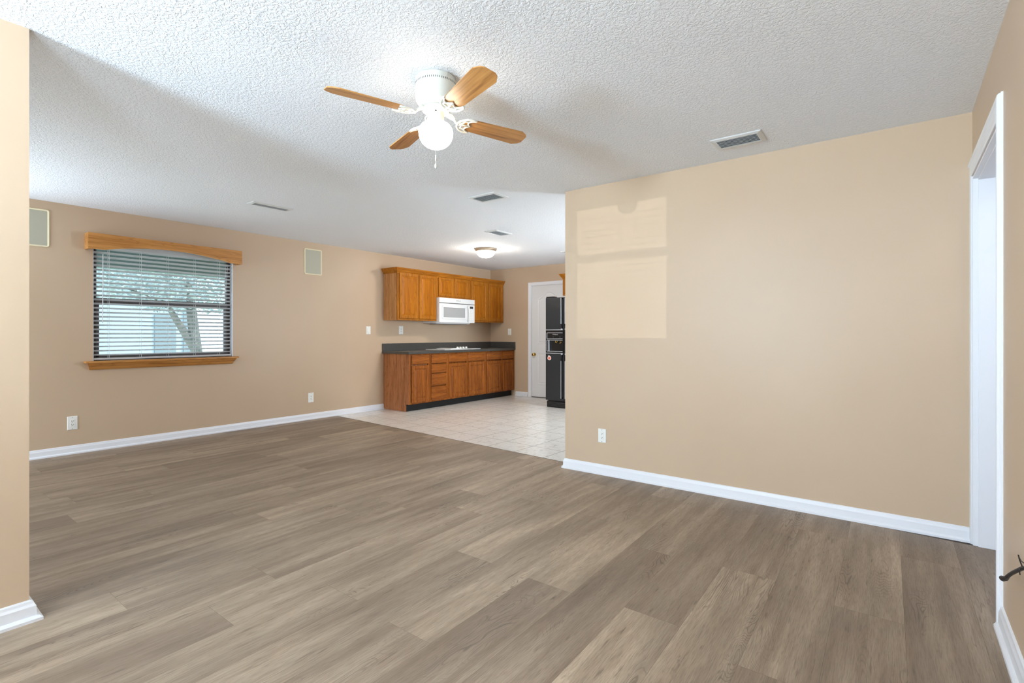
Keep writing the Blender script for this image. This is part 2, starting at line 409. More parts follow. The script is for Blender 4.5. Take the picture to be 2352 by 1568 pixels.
# ================================================================== setting
LW, BW, RW, PW = -6.49, 7.85, 0.335, 3.88        # left wall, kitchen back wall, doorway wall, partition face
T = 0.12; TOP = 2.50
def wall(name, axis, c0, c1, a0, a1, holes=(), m=None, z1=TOP):
    """axis 'x': the wall is a slab between x=c0..c1 running along y=a0..a1; holes (a,b,z,z)"""
    bm = bmesh.new()
    def seg(p, q, z0, zz):
        if q - p < 1e-4 or zz - z0 < 1e-4: return
        if axis == 'x': box(bm, c0, c1, p, q, z0, zz)
        else: box(bm, p, q, c0, c1, z0, zz)
    cur = a0
    for (h0, h1, z0, zz) in sorted(holes):
        seg(cur, h0, -0.01, z1); seg(h0, h1, -0.01, z0); seg(h0, h1, zz, z1); cur = h1
    seg(cur, a1, -0.01, z1)
    return struct(name, bm, m or M['paint'])
wall('wall_left', 'x', LW - T, LW, -1.72, BW + T, [(-0.80, 0.50, 0.905, 2.0), (1.546, 2.905, 0.905, 2.112)])
wall('wall_back', 'y', BW, BW + T, LW, -0.38, [(-5.50, -4.70, -0.01, 2.10)])
wall('wall_kitchen_side', 'x', -0.5, -0.38, 4.0, BW, [(5.3, 6.7, 1.0, 2.0)])
wall('wall_partition', 'y', PW, PW + T, -2.35, RW + T)
wall('wall_right', 'x', RW, RW + T, -2.82, PW, [(2.90, 3.842, -0.01, 2.062), (-2.5, -1.4, 0.9, 2.0)])
wall('wall_rear', 'y', -2.82, -2.70, -2.86, RW, [(-2.56, -1.58, 1.06, 2.10)])
wall('wall_stub', 'x', -2.98, -2.86, -2.82, 0.472)
wall('wall_rear_left', 'y', -1.72, -1.60, LW, -2.98, [(-6.1, -4.9, -0.01, 2.05)])
bm = bmesh.new()   # white side hall past the doorway
box(bm, RW + T, 1.70, 3.842, 3.88, -0.01, TOP); box(bm, 1.62, 1.70, 2.3, 3.842, -0.01, TOP); box(bm, RW + T, 1.62, 2.3, 2.38, -0.01, TOP)
struct('wall_hall', bm, M['hallwhite'])
# ceiling
bm = bmesh.new()
xs = [-6.61, -2.35, 1.7]
for a, b in zip(xs, xs[1:]):
    quad(bm, (a, -2.82, ceilz(a)), (a, 7.97, ceilz(a)), (b, 7.97, ceilz(b)), (b, -2.82, ceilz(b)))
    quad(bm, (a, -2.82, 2.53), (b, -2.82, 2.53), (b, 7.97, 2.53), (a, 7.97, 2.53))
struct('ceiling', bm, M['ceiling'])
# floor: individual planks
def yb(x): return 4.035 - 0.075 * (x + 2.5) + (0.0 if x > -3.4 else 0.0)
def px_(k, y): return 0.02 - 0.2432 * k - 0.013 * (y - 2.7)
L = 1.575
known = {-1: 3.41, 0: 2.615, 1: 1.935, 2: 2.71, 3: 2.05, 4: 2.675, 5: 2.015, 6: 1.36, 7: 2.03, 8: 1.387, 9: 2.54, 10: 1.27, 11: 2.32,
         12: 2.06, 13: 1.65, 14: 1.56, 15: 2.10, 16: 2.02, 17: 2.47, 18: 1.39, 19: 1.0, 20: 0.91, 21: 1.75, 22: 1.49, 23: 0.55, 24: 1.04, 25: 1.64, 26: 1.2}
tones = {(-1, 0): .55, (-1, -1): .45, (0, 0): .75, (0, -1): .30, (1, 0): .40, (1, 1): .45, (1, -1): .2, (2, 0): .35, (2, -1): .75, (3, 0): .35, (3, -1): .85, (4, 0): .65, (4, -1): .3,
         (5, 0): .75, (5, -1): .35, (5, 1): .7, (6, 0): .7, (6, 1): .35, (6, -1): .35, (7, 0): .85, (7, 1): .55, (7, -1): .6, (8, 0): .65, (8, 1): .75,
         (8, -1): .6, (9, 0): .85, (9, -1): .55, (10, 0): .55, (10, 1): .8, (10, -1): .5, (11, 0): .6, (11, -1): .5, (12, 0): .7, (12, -1): .45, (13, 0): .75, (13, -1): .5,
         (14, 0): .6, (14, -1): .45, (15, 0): .4, (15, -1): .7, (16, 0): .5}
bm = bmesh.new(); uvl = bm.loops.layers.uv.new('plank')
tl = bm.faces.layers.float.new('tone'); sl = bm.faces.layers.float.new('seed')
for k in range(-8, 28):
    j0 = known.get(k, random.uniform(1, 2.5))
    for n in range(-4, 3):
        y0, y1 = j0 + n * L, j0 + (n + 1) * L
        y0c = max(y0, -2.82)
        ends = []
        for kk in (k + 1, k):
            ends.append(min(y1, yb(px_(kk, 4.1)) - 0.001))
        if min(ends) <= y0c + 0.01: continue
        g = 0.0003
        full = y1 < min(ends) + 0.02 or y1 == ends[0] == ends[1]
        e0, e1 = ends[0] - (g if y1 <= ends[0] else 0), ends[1] - (g if y1 <= ends[1] else 0)
        p = [(px_(k + 1, y0c) + g, y0c + g), (px_(k, y0c) - g, y0c + g), (px_(k, e1) - g, e1), (px_(k + 1, e0) + g, e0)]
        f = quad(bm, *[(a, b, 0.0) for a, b in p])
        f[tl] = tones.get((k, n), random.uniform(0.3, 0.75)); f[sl] = random.random() * 9
        for lp, (a, b) in zip(f.loops, p): lp[uvl].uv = (b - y0, a - px_(k + 1, b))
        f.material_index = 0
q = quad(bm, (-6.61, -2.82, -0.002), (1.7, -2.82, -0.002), (1.7, 4.55, -0.002), (-6.61, 4.55, -0.002)); q.material_index = 1
q = quad(bm, (-6.61, -2.82, -0.03), (-6.61, 7.97, -0.03), (1.7, 7.97, -0.03), (1.7, -2.82, -0.03)); q.material_index = 1
me_floor = struct('floor', bm, [M['plank'], M['subfloor']])
bm = bmesh.new()
quad(bm, (-6.61, yb(-6.61) + 0.006, 0.001), (-6.61, 7.97, 0.001), (-0.38, 7.97, 0.001), (-0.38, yb(-0.38) + 0.006, 0.001))
struct('floor_tile', bm, M['tile'])
# baseboards
bb = [(0, 0), (0.026, 0), (0.026, 0.012), (0.020, 0.019), (0.014, 0.021), (0.013, 0.060), (0.009, 0.070), (0.007, 0.080), (0, 0.084)]
def baseboard(name, pts, k=1.0, d=1.0):
    bm = bmesh.new(); sweep(bm, [(a * k * d, h * k) for a, h in bb], pts, (0, 0, 0), X, Y, Z); return struct(name, bm, M['white'])
baseboard('baseboard_left', [(LW, 5.19), (LW, -1.6)])
baseboard('baseboard_back', [(-5.575, BW), (-5.86, BW)])
baseboard('baseboard_partition', [(RW - 0.012, PW), (-2.35, PW), (-2.35, PW + T + 0.02)])
baseboard('baseboard_right', [(RW, -2.68), (RW, 2.812)], 1.1)
baseboard('baseboard_stub', [(-2.98, -1.4), (-2.98, 0.472), (-2.86, 0.472), (-2.86, -2.68)], 1.0, 1.45)
# doorway trim
def casing(name, pts, O, U, V, Nn, w=0.062):
    pr = [(0, 0), (w, 0), (w, 0.006), (w - 0.004, 0.009), (w - 0.004, 0.012), (w - 0.009, 0.018), (w - 0.016, 0.020), (w * 0.70, 0.018), (w * 0.62, 0.013), (w * 0.3, 0.011), (w * 0.12, 0.012), (0, 0.008)]
    bm = bmesh.new(); sweep(bm, pr, pts, O, U, V, Nn); return bm
bm = casing('c', [(2.895, 0), (2.895, 2.068), (3.846, 2.068), (3.846, 0)], (RW, 0, 0), Y, Z, -X, 0.085)
# clip the far leg against the partition wall
bmesh.ops.bisect_plane(bm, geom=bm.verts[:] + bm.edges[:] + bm.faces[:], plane_co=(0, PW - 0.0005, 0), plane_no=(0, 1, 0), clear_outer=True)
struct('trim_1', bm, M['white'])
bm = bmesh.new()   # jamb lining and stop
JD = RW + 0.30
box(bm, RW - 0.002, JD, 3.828, 3.8415, 0, 2.062); box(bm, RW - 0.002, JD, 2.90, 2.914, 0, 2.062)
box(bm, RW - 0.002, JD, 2.914, 3.828, 2.048, 2.062)
box(bm, RW + 0.020, JD, 3.818, 3.828, 0, 2.048); box(bm, RW + 0.020, JD, 2.914, 2.924, 0, 2.048)
box(bm, RW + 0.020, JD, 2.924, 3.818, 2.038, 2.048)
struct('trim_2', bm, M['white'])

# ------------------------------------------------ pantry door on the kitchen back wall
d = thing('door_1', None, None, (-5.1, BW, 0), kind='structure')
bm = B(-5.49, -4.71, BW + 0.012, BW + 0.047, 0.012, 2.09, bev=0.002)
slab = link('door_slab', bm, M['door'], d)
def arch_poly(u0, u1, v0, v1, rise, ins=0.0, n=14):
    pts = [(u0 + ins, v0 + ins), (u1 - ins, v0 + ins), (u1 - ins, v1 - ins)]
    w = u1 - u0 - 2 * ins
    for i in range(1, n):
        t = i / n; pts.append((u1 - ins - w * t, v1 - ins + rise * 0.5 * (1 - math.cos(2 * PI * t))))
    pts.append((u0 + ins, v1 - ins)); return pts
def panel_relief(u0, u1, v0, v1, rise):
    bm = bmesh.new(); prev = None
    for ins, h in [(0, 0.0), (0.006, 0.006), (0.016, 0.004), (0.026, -0.0), (0.05, 0.006)]:
        r = [bm.verts.new((u, BW + 0.012 - h, v)) for u, v in arch_poly(u0, u1, v0, v1, rise, ins)]
        if prev:
            for i in range(len(r)): bm.faces.new((prev[i], prev[(i + 1) % len(r)], r[(i + 1) % len(r)], r[i]))
        prev = r
    bm.faces.new(prev); return bm
link('door_panel', panel_relief(-5.36, -4.84, 1.00, 1.84, 0.13), M['door'], d)
link('door_panel', panel_relief(-5.36, -4.84, 0.24, 0.83, 0.0), M['door'], d)
bm = bmesh.new(); cp = [(0, 0), (0.062, 0), (0.062, 0.015), (0.05, 0.017), (0.02, 0.011), (0, 0.009)]
sweep(bm, cp, [(-5.497, 0), (-5.497, 2.085), (-4.703, 2.085), (-4.703, 0)], (0, BW, 0), X, Z, -Y)
link('door_casing', bm, M['white'], d)
bm = bmesh.new()
box(bm, -5.50, -5.492, BW, BW + T, 0, 2.1); box(bm, -4.708, -4.70, BW, BW + T, 0, 2.1); box(bm, -5.492, -4.708, BW, BW + T, 2.092, 2.1)
link_each('door_jamb', bm, M['white'], d)
link('door_gap_shade', B(-5.49, -4.71, BW - 0.004, BW + 0.06, 0.001, 0.010), M['slot'], d)  # dark strip for the shade in the gap under the door
mt = Matrix.Rotation(PI / 2, 3, 'X')
k = link('door_knob', lathe(bmesh.new(), [(0.026, 0), (0.03, 0.004), (0.012, 0.008), (0.010, 0.03), (0.022, 0.038), (0.029, 0.05), (0.027, 0.06), (0.016, 0.066), (0, 0.068)], (-5.425, BW + 0.012, 0.80), 24, mt), M['brass'], d, smooth=True)
k['label'] = 'brass door knob'
link('closet_back', B(-5.6, -4.6, BW + T + 0.01, BW + T + 0.03, 0, 2.2), M['hallwhite'], d)

# ------------------------------------------------ window in the left wall
w = thing('window_1', None, None, (LW, 2.225, 0.905), kind='structure')
y0, y1, z0, z1 = 1.546, 2.905, 0.905, 2.112
bm = bmesh.new(); fx0, fx1 = LW - 0.115, LW - 0.075
sweep(bm, [(0, 0), (0.045, 0), (0.045, 0.04), (0.03, 0.04), (0.03, 0.03), (0, 0.03)], [(y0, z0), (y1, z0), (y1, z1), (y0, z1)], (fx0, 0, 0), Y, Z, X, closed=True)
link('window_frame', bm, M['bronze'], w)
link('meeting_rail', B(fx0 + 0.005, fx1 + 0.012, y0 + 0.03, y1 - 0.03, 1.50, 1.555, bev=0.003), M['bronze'], w)
bm = bmesh.new()
box(bm, fx0 + 0.022, fx1 + 0.01, y0 + 0.04, y0 + 0.065, z0 + 0.04, 1.50); box(bm, fx0 + 0.022, fx1 + 0.01, y1 - 0.075, y1 - 0.05, z0 + 0.04, 1.50)
box(bm, fx0 + 0.022, fx1 + 0.01, y0 + 0.04, y1 - 0.04, z0 + 0.03, z0 + 0.06)
link('lower_sash', bm, M['bronze'], w)
link('window_pane', B(fx0 + 0.014, fx0 + 0.018, y0 + 0.04, y1 - 0.04, z0 + 0.04, z1 - 0.04), M['glass'], w)
bm = bmesh.new()   # plaster return
box(bm, LW - 0.075, LW - 0.001, y0 - 0.001, y0 + 0.004, z0, z1); box(bm, LW - 0.075, LW - 0.001, y1 - 0.004, y1 + 0.001, z0, z1); box(bm, LW - 0.075, LW - 0.001, y0, y1, z1 - 0.004, z1 + 0.001)
link_each('window_return', bm, M['white'], w)
bm = bmesh.new()   # oak sill with its moulded apron
box(bm, LW - 0.075, LW + 0.09, y0, y1, 0.893, 0.909)
box(bm, LW - 0.0, LW + 0.10, 1.468, 2.935, 0.889, 0.910, bev=0.004)
ap = [(0.0, 0.0), (0.018, 0.0), (0.03, 0.012), (0.040, 0.030), (0.060, 0.045), (0.075, 0.068), (0.0, 0.068)]
for i in range(len(ap)):
    pass
va = []
for (yy, sgn) in ((1.52, -1), (2.883, 1)):
    va.append([bm.verts.new((LW + a, yy + sgn * (a * 0.45), 0.821 + h)) for a, h in ap])
for i in range(len(ap)):
    j = (i + 1) % len(ap); bm.faces.new((va[0][i], va[0][j], va[1][j], va[1][i]))
bm.faces.new(va[0]); bm.faces.new(va[1])
sl_ = link('window_sill', bm, M['trimoak'], w); sl_['label'] = 'oak sill with moulded apron'
# blind
bl = thing('window_blind', 'white horizontal slat blind lowered inside the left window', 'blind', (LW - 0.035, 2.22, 0.92))
bx = LW - 0.036
bm = bmesh.new(); tz = 0.30; sw = 0.0245
nsl = 26
for i in range(nsl):
    zc = 0.968 + i * 0.0437
    pts = []
    for s_ in (-1, -0.5, 0, 0.5, 1):
        pts.append((bx + sw * s_ * math.cos(tz), zc + sw * s_ * math.sin(tz) + 0.0022 * (1 - s_ * s_)))
    poly = pts + [(a, b - 0.0026) for a, b in reversed(pts)]
    prism(bm, poly, (0, 1.556, 0), X, Z, Y, 1.336)
link('slats', bm, M['blind'], bl)
link('bottom_rail', B(bx - 0.024, bx + 0.024, 1.556, 2.893, 0.917, 0.936, bev=0.003), M['blind'], bl)
link('headrail', B(bx - 0.026, bx + 0.028, 1.552, 2.898, 2.066, 2.106, bev=0.003), M['blind'], bl)
for yy in (1.679, 1.961, 2.22, 2.493, 2.758):
    bm = bmesh.new()
    for dx in (-0.026, 0.026): tube(bm, [(bx + dx, yy, 0.92), (bx + dx, yy, 2.07)], 0.0011, 5)
    tube(bm, [(bx + 0.004, yy + 0.008, 0.93), (bx + 0.004, yy + 0.008, 2.07)], 0.0012, 5)
    for i in range(nsl): tube(bm, [(bx - 0.026, yy, 0.958 + i * 0.0437), (bx + 0.026, yy, 0.968 + i * 0.0437)], 0.0007, 4)
    link('ladder_cord', bm, M['blind'], bl)
link('tilt_wand', tube(bmesh.new(), [(bx + 0.034, 1.627, 2.0), (bx + 0.036, 1.626, 1.6), (bx + 0.036, 1.624, 1.295)], [0.0035, 0.004, 0.0045], 8), M['blind'], bl)
bm = bmesh.new(); tube(bm, [(bx + 0.032, 2.82, 2.0), (bx + 0.034, 2.815, 1.72)], 0.0014, 5); tube(bm, [(bx + 0.032, 2.845, 2.0), (bx + 0.034, 2.825, 1.72)], 0.0014, 5)
lc = link('lift_cord', bm, M['blind'], bl)
link('cord_tassel', lathe(bmesh.new(), [(0.003, 0.03), (0.006, 0.02), (0.01, 0), (0, 0)], (bx + 0.034, 2.82, 1.69), 12), M['blind'], lc)
# valance
bm = bmesh.new(); n = 24
pts = [(1.477, 2.188), (1.477, 2.028), (1.60, 2.028)]
for i in range(n + 1):
    t = i / n; pts.append((1.62 + (2.81 - 1.62) * t, 2.03 + 0.068 * math.sin(PI * t) ** 0.85))
pts += [(2.83, 2.028), (2.954, 2.028), (2.954, 2.188)]
vt = thing('window_valance', 'honey oak wooden valance with arched lower edge above the window blind', 'valance', (LW, 2.215, 2.03))
link('valance_board', prism(bmesh.new(), pts, (LW + 0.112, 0, 0), Y, Z, X, 0.019), M['trimoak'], vt)
bm = bmesh.new(); box(bm, LW + 0.0005, LW + 0.112, 1.477, 1.496, 2.028, 2.188); box(bm, LW + 0.0005, LW + 0.112, 2.935, 2.954, 2.028, 2.188)
link_each('side_return', bm, M['trimoak'], vt)
link('top_board', B(LW + 0.0005, LW + 0.112, 1.496, 2.935, 2.172, 2.188), M['trimoak'], vt)

# ------------------------------------------------ unseen openings, put in to let the daylight in
def rear_window(name, u0, u1, z0, z1, O, U, Nn, rail, parent_loc, slats=False):
    w = thing(name, None, None, parent_loc, kind='structure')
    bm = bmesh.new(); sweep(bm, [(0, 0), (0.035, 0), (0.035, 0.04), (0, 0.04)], [(u0, z0), (u1, z0), (u1, z1), (u0, z1)], O, U, Z, Nn, closed=True)
    link('window_frame', bm, M['bronze'], w)
    return w
w2 = rear_window('window_2', -2.56, -1.58, 1.06, 2.10, (0, -2.80, 0), X, Y, 0, (-2.01, -2.76, 1.1))
link('meeting_rail', B(-2.525, -1.615, -2.80, -2.77, 1.64, 1.70), M['bronze'], w2)
link('window_pane', B(-2.525, -1.615, -2.792, -2.788, 1.10, 2.06), M['glass'], w2)
bl2 = thing('window_blind', 'white horizontal blind with level slats on the rear window behind the viewpoint', 'blind', (-2.01, -2.74, 1.1))
bm = bmesh.new()
for i in range(20): box(bm, -2.335, -1.675, -2.765, -2.715, 1.113 + i * 0.0445, 1.116 + i * 0.0445)
link('slats', bm, M['blind'], bl2)
bm = bmesh.new()
for xx in (-2.25, -2.0, -1.76): box(bm, xx - 0.0015, xx + 0.0015, -2.714, -2.711, 1.11, 2.05)
link('ladder_cord', bm, M['blind'], bl2)
bm = bmesh.new(); box(bm, -2.56, -2.345, -2.769, -2.709, 1.06, 2.10); box(bm, -1.672, -1.58, -2.769, -2.709, 1.06, 2.10)
box(bm, -2.345, -1.672, -2.769, -2.709, 1.06, 1.096); box(bm, -2.345, -1.672, -2.769, -2.709, 2.032, 2.10); link('blind_surround', bm, M['white'], w2)
rear_window('window_3', -2.5, -1.4, 0.9, 2.0, (RW + 0.09, 0, 0), Y, -X, 0, (RW, -1.95, 0.9))
rear_window('added_kitchen_window', 5.3, 6.7, 1.0, 2.0, (-0.41, 0, 0), Y, -X, 0, (-0.44, 6, 1.0))  # unseen kitchen window, added for its light
rear_window('window_5', -0.80, 0.50, 0.905, 2.0, (LW - 0.115, 0, 0), Y, X, 0, (LW - 0.1, -0.15, 0.905))

rear_window('added_glass_door', -6.1, -4.9, 0.0, 2.05, (0, -1.70, 0), X, Y, 0, (-5.5, -1.66, 0))  # unseen glass door, added to light the left room

# ================================================================== wall fittings
def speaker(ya, yb_, za, zb, label):
    t = thing('wall_speaker', label, 'speaker', (LW, (ya + yb_) / 2, za), group='cream wall speakers')
    bm = bmesh.new(); pr = [(0, 0), (0.014, 0), (0.014, 0.006), (0.004, 0.010), (0, 0.008)]
    r = 0.018; pts = []
    for cx, cz, a0 in ((yb_ - r, za + r, -90), (yb_ - r, zb - r, 0), (ya + r, zb - r, 90), (ya + r, za + r, 180)):
        for s_ in range(5): a = math.radians(a0 + s_ * 22.5); pts.append((cx + r * math.cos(a), cz + r * math.sin(a)))
    sweep(bm, pr, pts, (LW, 0, 0), Y, Z, X, closed=True)
    link('speaker_frame', bm, M['cream'], t)
    link('speaker_grille', B(LW + 0.0003, LW + 0.004, ya + 0.013, yb_ - 0.013, za + 0.013, zb - 0.013), M['grille'], t)
speaker(0.94, 1.212, 2.012, 2.368, 'rectangular in-wall speaker at left, half hidden by the near wall end')
speaker(3.845, 4.108, 2.006, 2.362, 'cream framed in-wall speaker on the left wall between window and cabinets')

def plate(c, U, Nn, wdt, hgt, kind, name, label, cat, group=None):
    """kind 'outlet' or 'switch'; c = centre on the wall face"""
    c = Vector(c); t = thing(name, label, cat, tuple(c), group)
    bm = bmesh.new(); relief(bm, -wdt / 2, wdt / 2, -hgt / 2, hgt / 2, [(0, 0.0003), (0, 0.003), (0.004, 0.006)], c, U, Z, Nn)
    link('cover_plate', bm, M['plastic'], t)
    s = wdt / 0.075; bm = bmesh.new(); relief(bm, -0.017 * s, 0.017 * s, -0.034 * s, 0.034 * s, [(0, 0.005), (0, 0.0075), (0.0015, 0.0085)], c, U, Z, Nn)
    if kind == 'outlet':
        f = link('receptacle', bm, M['plastic'], t); bm = bmesh.new()
        for zc in (0.0165, -0.0165):
            for (uu, vv, a, b) in ((-0.0062, 0.002, 0.0014, 0.0045), (0.0062, 0.002, 0.0014, 0.0038), (0, -0.0075, 0.0026, 0.0026)):
                uu, vv, a, b = uu * s, (zc + vv) * s, a * s, b * s
                prism(bm, [(uu - a, vv - b), (uu + a, vv - b), (uu + a, vv + b), (uu - a, vv + b)], c + Nn * 0.0082, U, Z, Nn, 0.0007)
        link('slots', bm, M['slot'], f)
    else:
        f = link('switch_frame', bm, M['plastic'], t)
        bm = bmesh.new(); a = [(-0.014 * s, -0.028 * s), (0.014 * s, -0.028 * s), (0.014 * s, 0.028 * s), (-0.014 * s, 0.028 * s)]
        vs = [bm.verts.new(c + U * x + Z * y + Nn * h) for (x, y), h in zip(a, (0.013, 0.013, 0.009, 0.009))]
        vb = [bm.verts.new(c + U * x + Z * y + Nn * 0.007) for x, y in a]
        bm.faces.new(vs)
        for i in range(4): bm.faces.new((vs[i], vs[(i + 1) % 4], vb[(i + 1) % 4], vb[i]))
        link('rocker', bm, M['plastic'], f)
    bm = bmesh.new()
    for zz in (hgt * 0.42, -hgt * 0.42): lathe(bm, [(0.003, 0.005), (0.003, 0.0068), (0, 0.007)], tuple(c + Z * zz), 10, Matrix(((U.x, 0, Nn.x), (U.y, 0, Nn.y), (0, 1, 0))))
    link_each('plate_screw', bm, M['grey'], t)
g = 'wall outlets and switches'
plate((LW, 1.384, 0.305), Y, X, 0.080, 0.132, 'outlet', 'wall_outlet', 'white duplex outlet low on the left wall beneath the window', 'outlet')
plate((LW, 3.944, 0.302), Y, X, 0.080, 0.132, 'outlet', 'wall_outlet', 'white outlet low on the left wall below the far speaker', 'outlet')
plate((LW, 4.905, 1.24), Y, X, 0.078, 0.122, 'switch', 'light_switch', 'white rocker light switch on left wall just left of the upper cabinets', 'switch')
plate((LW, 5.55, 1.245), Y, X, 0.085, 0.135, 'outlet', 'wall_outlet', 'white outlet above the counter under the leftmost upper cabinet', 'outlet')
plate((-6.01, BW, 1.225), X, -Y, 0.078, 0.122, 'outlet', 'wall_outlet', 'white outlet on kitchen back wall between cabinets and pantry door', 'outlet')
plate((-1.987, PW, 0.326), X, -Y, 0.074, 0.116, 'outlet', 'wall_outlet', 'white outlet low on the large bare wall near the kitchen opening', 'outlet')

# ceiling registers
def vent(cx, cy, lx, ly, along, label, tilt=1, n=6):
    z = ceilz(cx + lx / 2) - 0.0005
    t = thing('ceiling_vent', label, 'vent', (cx, cy, z - 0.012), group='white ceiling registers')
    a, b = lx / 2, ly / 2
    bm = bmesh.new(); sweep(bm, [(0, 0), (0.032, 0), (0.032, 0.010), (0.026, 0.012), (0.004, 0.006), (0, 0.002)], [(cx - a, cy - b), (cx + a, cy - b), (cx + a, cy + b), (cx - a, cy + b)], (0, 0, z), X, Y, -Z, closed=True)
    link('vent_frame', bm, M['vent'], t)
    link('recess_shade_plate', B(cx - a + 0.03, cx + a - 0.03, cy - b + 0.03, cy + b - 0.03, z - 0.002, z), M['ventshade'], t)  # flat plate below the ceiling, its grey stands for shade in the recess
    bm = bmesh.new(); i0, i1 = (cy - b + 0.034, cy + b - 0.034) if along == 'x' else (cx - a + 0.034, cx + a - 0.034)
    for i in range(n):
        c = i0 + (i1 - i0) * (i + 0.5) / n
        w_ = 0.0075; pr = [(c - w_, z - (0.003 if tilt > 0 else 0.012)), (c + w_, z - (0.012 if tilt > 0 else 0.003)), (c + w_, z - (0.0132 if tilt > 0 else 0.0042)), (c - w_, z - (0.0042 if tilt > 0 else 0.0132))]
        if along == 'x': prism(bm, pr, (cx - a + 0.03, 0, 0), Y, Z, X, lx - 0.06)
        else: prism(bm, pr, (0, cy - b + 0.03, 0), X, Z, Y, ly - 0.06)
    link('louvers', bm, M['ventgrey'], t)
vent(-0.826, 3.52, 0.305, 0.205, 'x', 'white ceiling register near the top of the bare wall, nearest the doorway', -1)
vent(-3.005, 3.602, 0.315, 0.215, 'x', 'white ceiling register between the fan and the kitchen dome light', -1)
vent(-3.97, 4.955, 0.20, 0.315, 'y', 'small ceiling register in front of the lit dome light', 1, 5)
vent(-4.955, 2.575, 0.135, 0.40, 'y', 'long narrow ceiling register near the left wall window side', 1, 4)
vent(-3.93, 6.72, 0.36, 0.16, 'x', 'ceiling register end peeking out beside the bare wall corner', -1, 4)

# ================================================================== ceiling fan
FX, FY = -1.820, 1.778
fan = thing('ceiling_fan', 'white four-blade ceiling fan with oak blades and lit globe', 'ceiling fan', (FX, FY, 2.44))
housing = link('fan_housing', lathe(bmesh.new(), [(0.0, 2.4395), (0.097, 2.4395), (0.100, 2.435), (0.100, 2.345), (0.096, 2.325), (0.084, 2.306), (0.070, 2.297), (0.0, 2.297)], (FX, FY, 0), 64), M['fanwhite'], fan, smooth=True)
bm = bmesh.new()
for i in range(64):
    a = 2 * PI * i / 64; m4 = Matrix.Translation((FX, FY, 0)) @ Matrix.Rotation(a, 4, 'Z')
    r = bmesh.ops.create_cube(bm, size=1.0, matrix=m4 @ Matrix.Translation((0.1002, 0, 2.407)) @ Matrix.Diagonal((0.001, 0.0026, 0.009, 1)))
link('vent_slots', bm, M['slot'], housing)
link('rotor_hub', lathe(bmesh.new(), [(0.0, 2.298), (0.062, 2.298), (0.066, 2.290), (0.066, 2.279), (0.058, 2.273), (0.0, 2.273)], (FX, FY, 0), 40), M['fanwhite'], fan, smooth=True)
cup = link('switch_cup', lathe(bmesh.new(), [(0.0, 2.3), (0.035, 2.3), (0.040, 2.292), (0.041, 2.235), (0.043, 2.232), (0.046, 2.226), (0.046, 2.214), (0.0, 2.214)], (FX, FY, 0), 40), M['fanwhite'], fan, smooth=True)
link('light_globe', lathe(bmesh.new(), [(0.044, 2.226), (0.052, 2.222), (0.070, 2.210), (0.081, 2.194), (0.0845, 2.176), (0.083, 2.158), (0.077, 2.140), (0.068, 2.124), (0.052, 2.110), (0.034, 2.101), (0.016, 2.096), (0.0, 2.095)], (FX, FY, 0), 48), M['globe'], fan, smooth=True)
fd = Vector((0.715, -0.699, 0))           # towards the viewer: the chain hangs on that side of the cup
cx_, cy_ = FX + fd.x * 0.050, FY + fd.y * 0.050
pts = [(FX + fd.x * 0.040, FY + fd.y * 0.040, 2.262), (cx_, cy_, 2.258), (FX + fd.x * 0.088, FY + fd.y * 0.088, 2.19), (FX + fd.x * 0.0885, FY + fd.y * 0.0885, 2.03)]
bm = bmesh.new(); tube(bm, pts, 0.0008, 6)
for i in range(28):
    bmesh.ops.create_uvsphere(bm, u_segments=6, v_segments=4, radius=0.0018, matrix=Matrix.Translation((pts[3][0], pts[3][1], 2.03 + i * 0.0057)))
ch = link('pull_chain', bm, M['fanwhite'], fan)
link('chain_fob', lathe(bmesh.new(), [(0.0, 2.035), (0.004, 2.032), (0.0045, 2.012), (0.002, 2.006), (0.0015, 1.996), (0.006, 1.988), (0.007, 1.978), (0.004, 1.970), (0, 1.969)], (pts[3][0], pts[3][1], 0), 16), M['fanwhite'], ch, smooth=True)
link('cup_screw', lathe(bmesh.new(), [(0.004, 0), (0.004, 0.002), (0, 0.003)], (FX + fd.x * 0.0405, FY + fd.y * 0.0405, 2.268), 10, Vector((0, 0, 1)).rotation_difference(fd).to_matrix()), M['slot'], cup)
def blade_pts():
    r0, r1 = 0.155, 0.528
    w0, w1 = 0.048, 0.060
    p = [(r0 + 0.018, -w0 * 0.62), (r0 + 0.03, -w0), (r1 - 0.045, -w1), (r1 - 0.012, -w1 * 0.72), (r1, -w1 * 0.45), (r1, w1 * 0.45), (r1 - 0.012, w1 * 0.72), (r1 - 0.045, w1), (r0 + 0.03, w0), (r0 + 0.018, w0 * 0.62), (r0, w0 * 0.3), (r0, -w0 * 0.3)]
    return p
def crescent():
    # iron plate seen from below: scalloped outline, wings hugging the blade
    out = [(0.118, -0.010), (0.128, -0.028), (0.150, -0.045), (0.186, -0.056), (0.205, -0.053), (0.190, -0.044), (0.176, -0.034), (0.172, -0.020), (0.186, -0.010), (0.194, 0.0)]
    return out + [(a, -b) for a, b in reversed(out[:-1])]
zb = 2.252
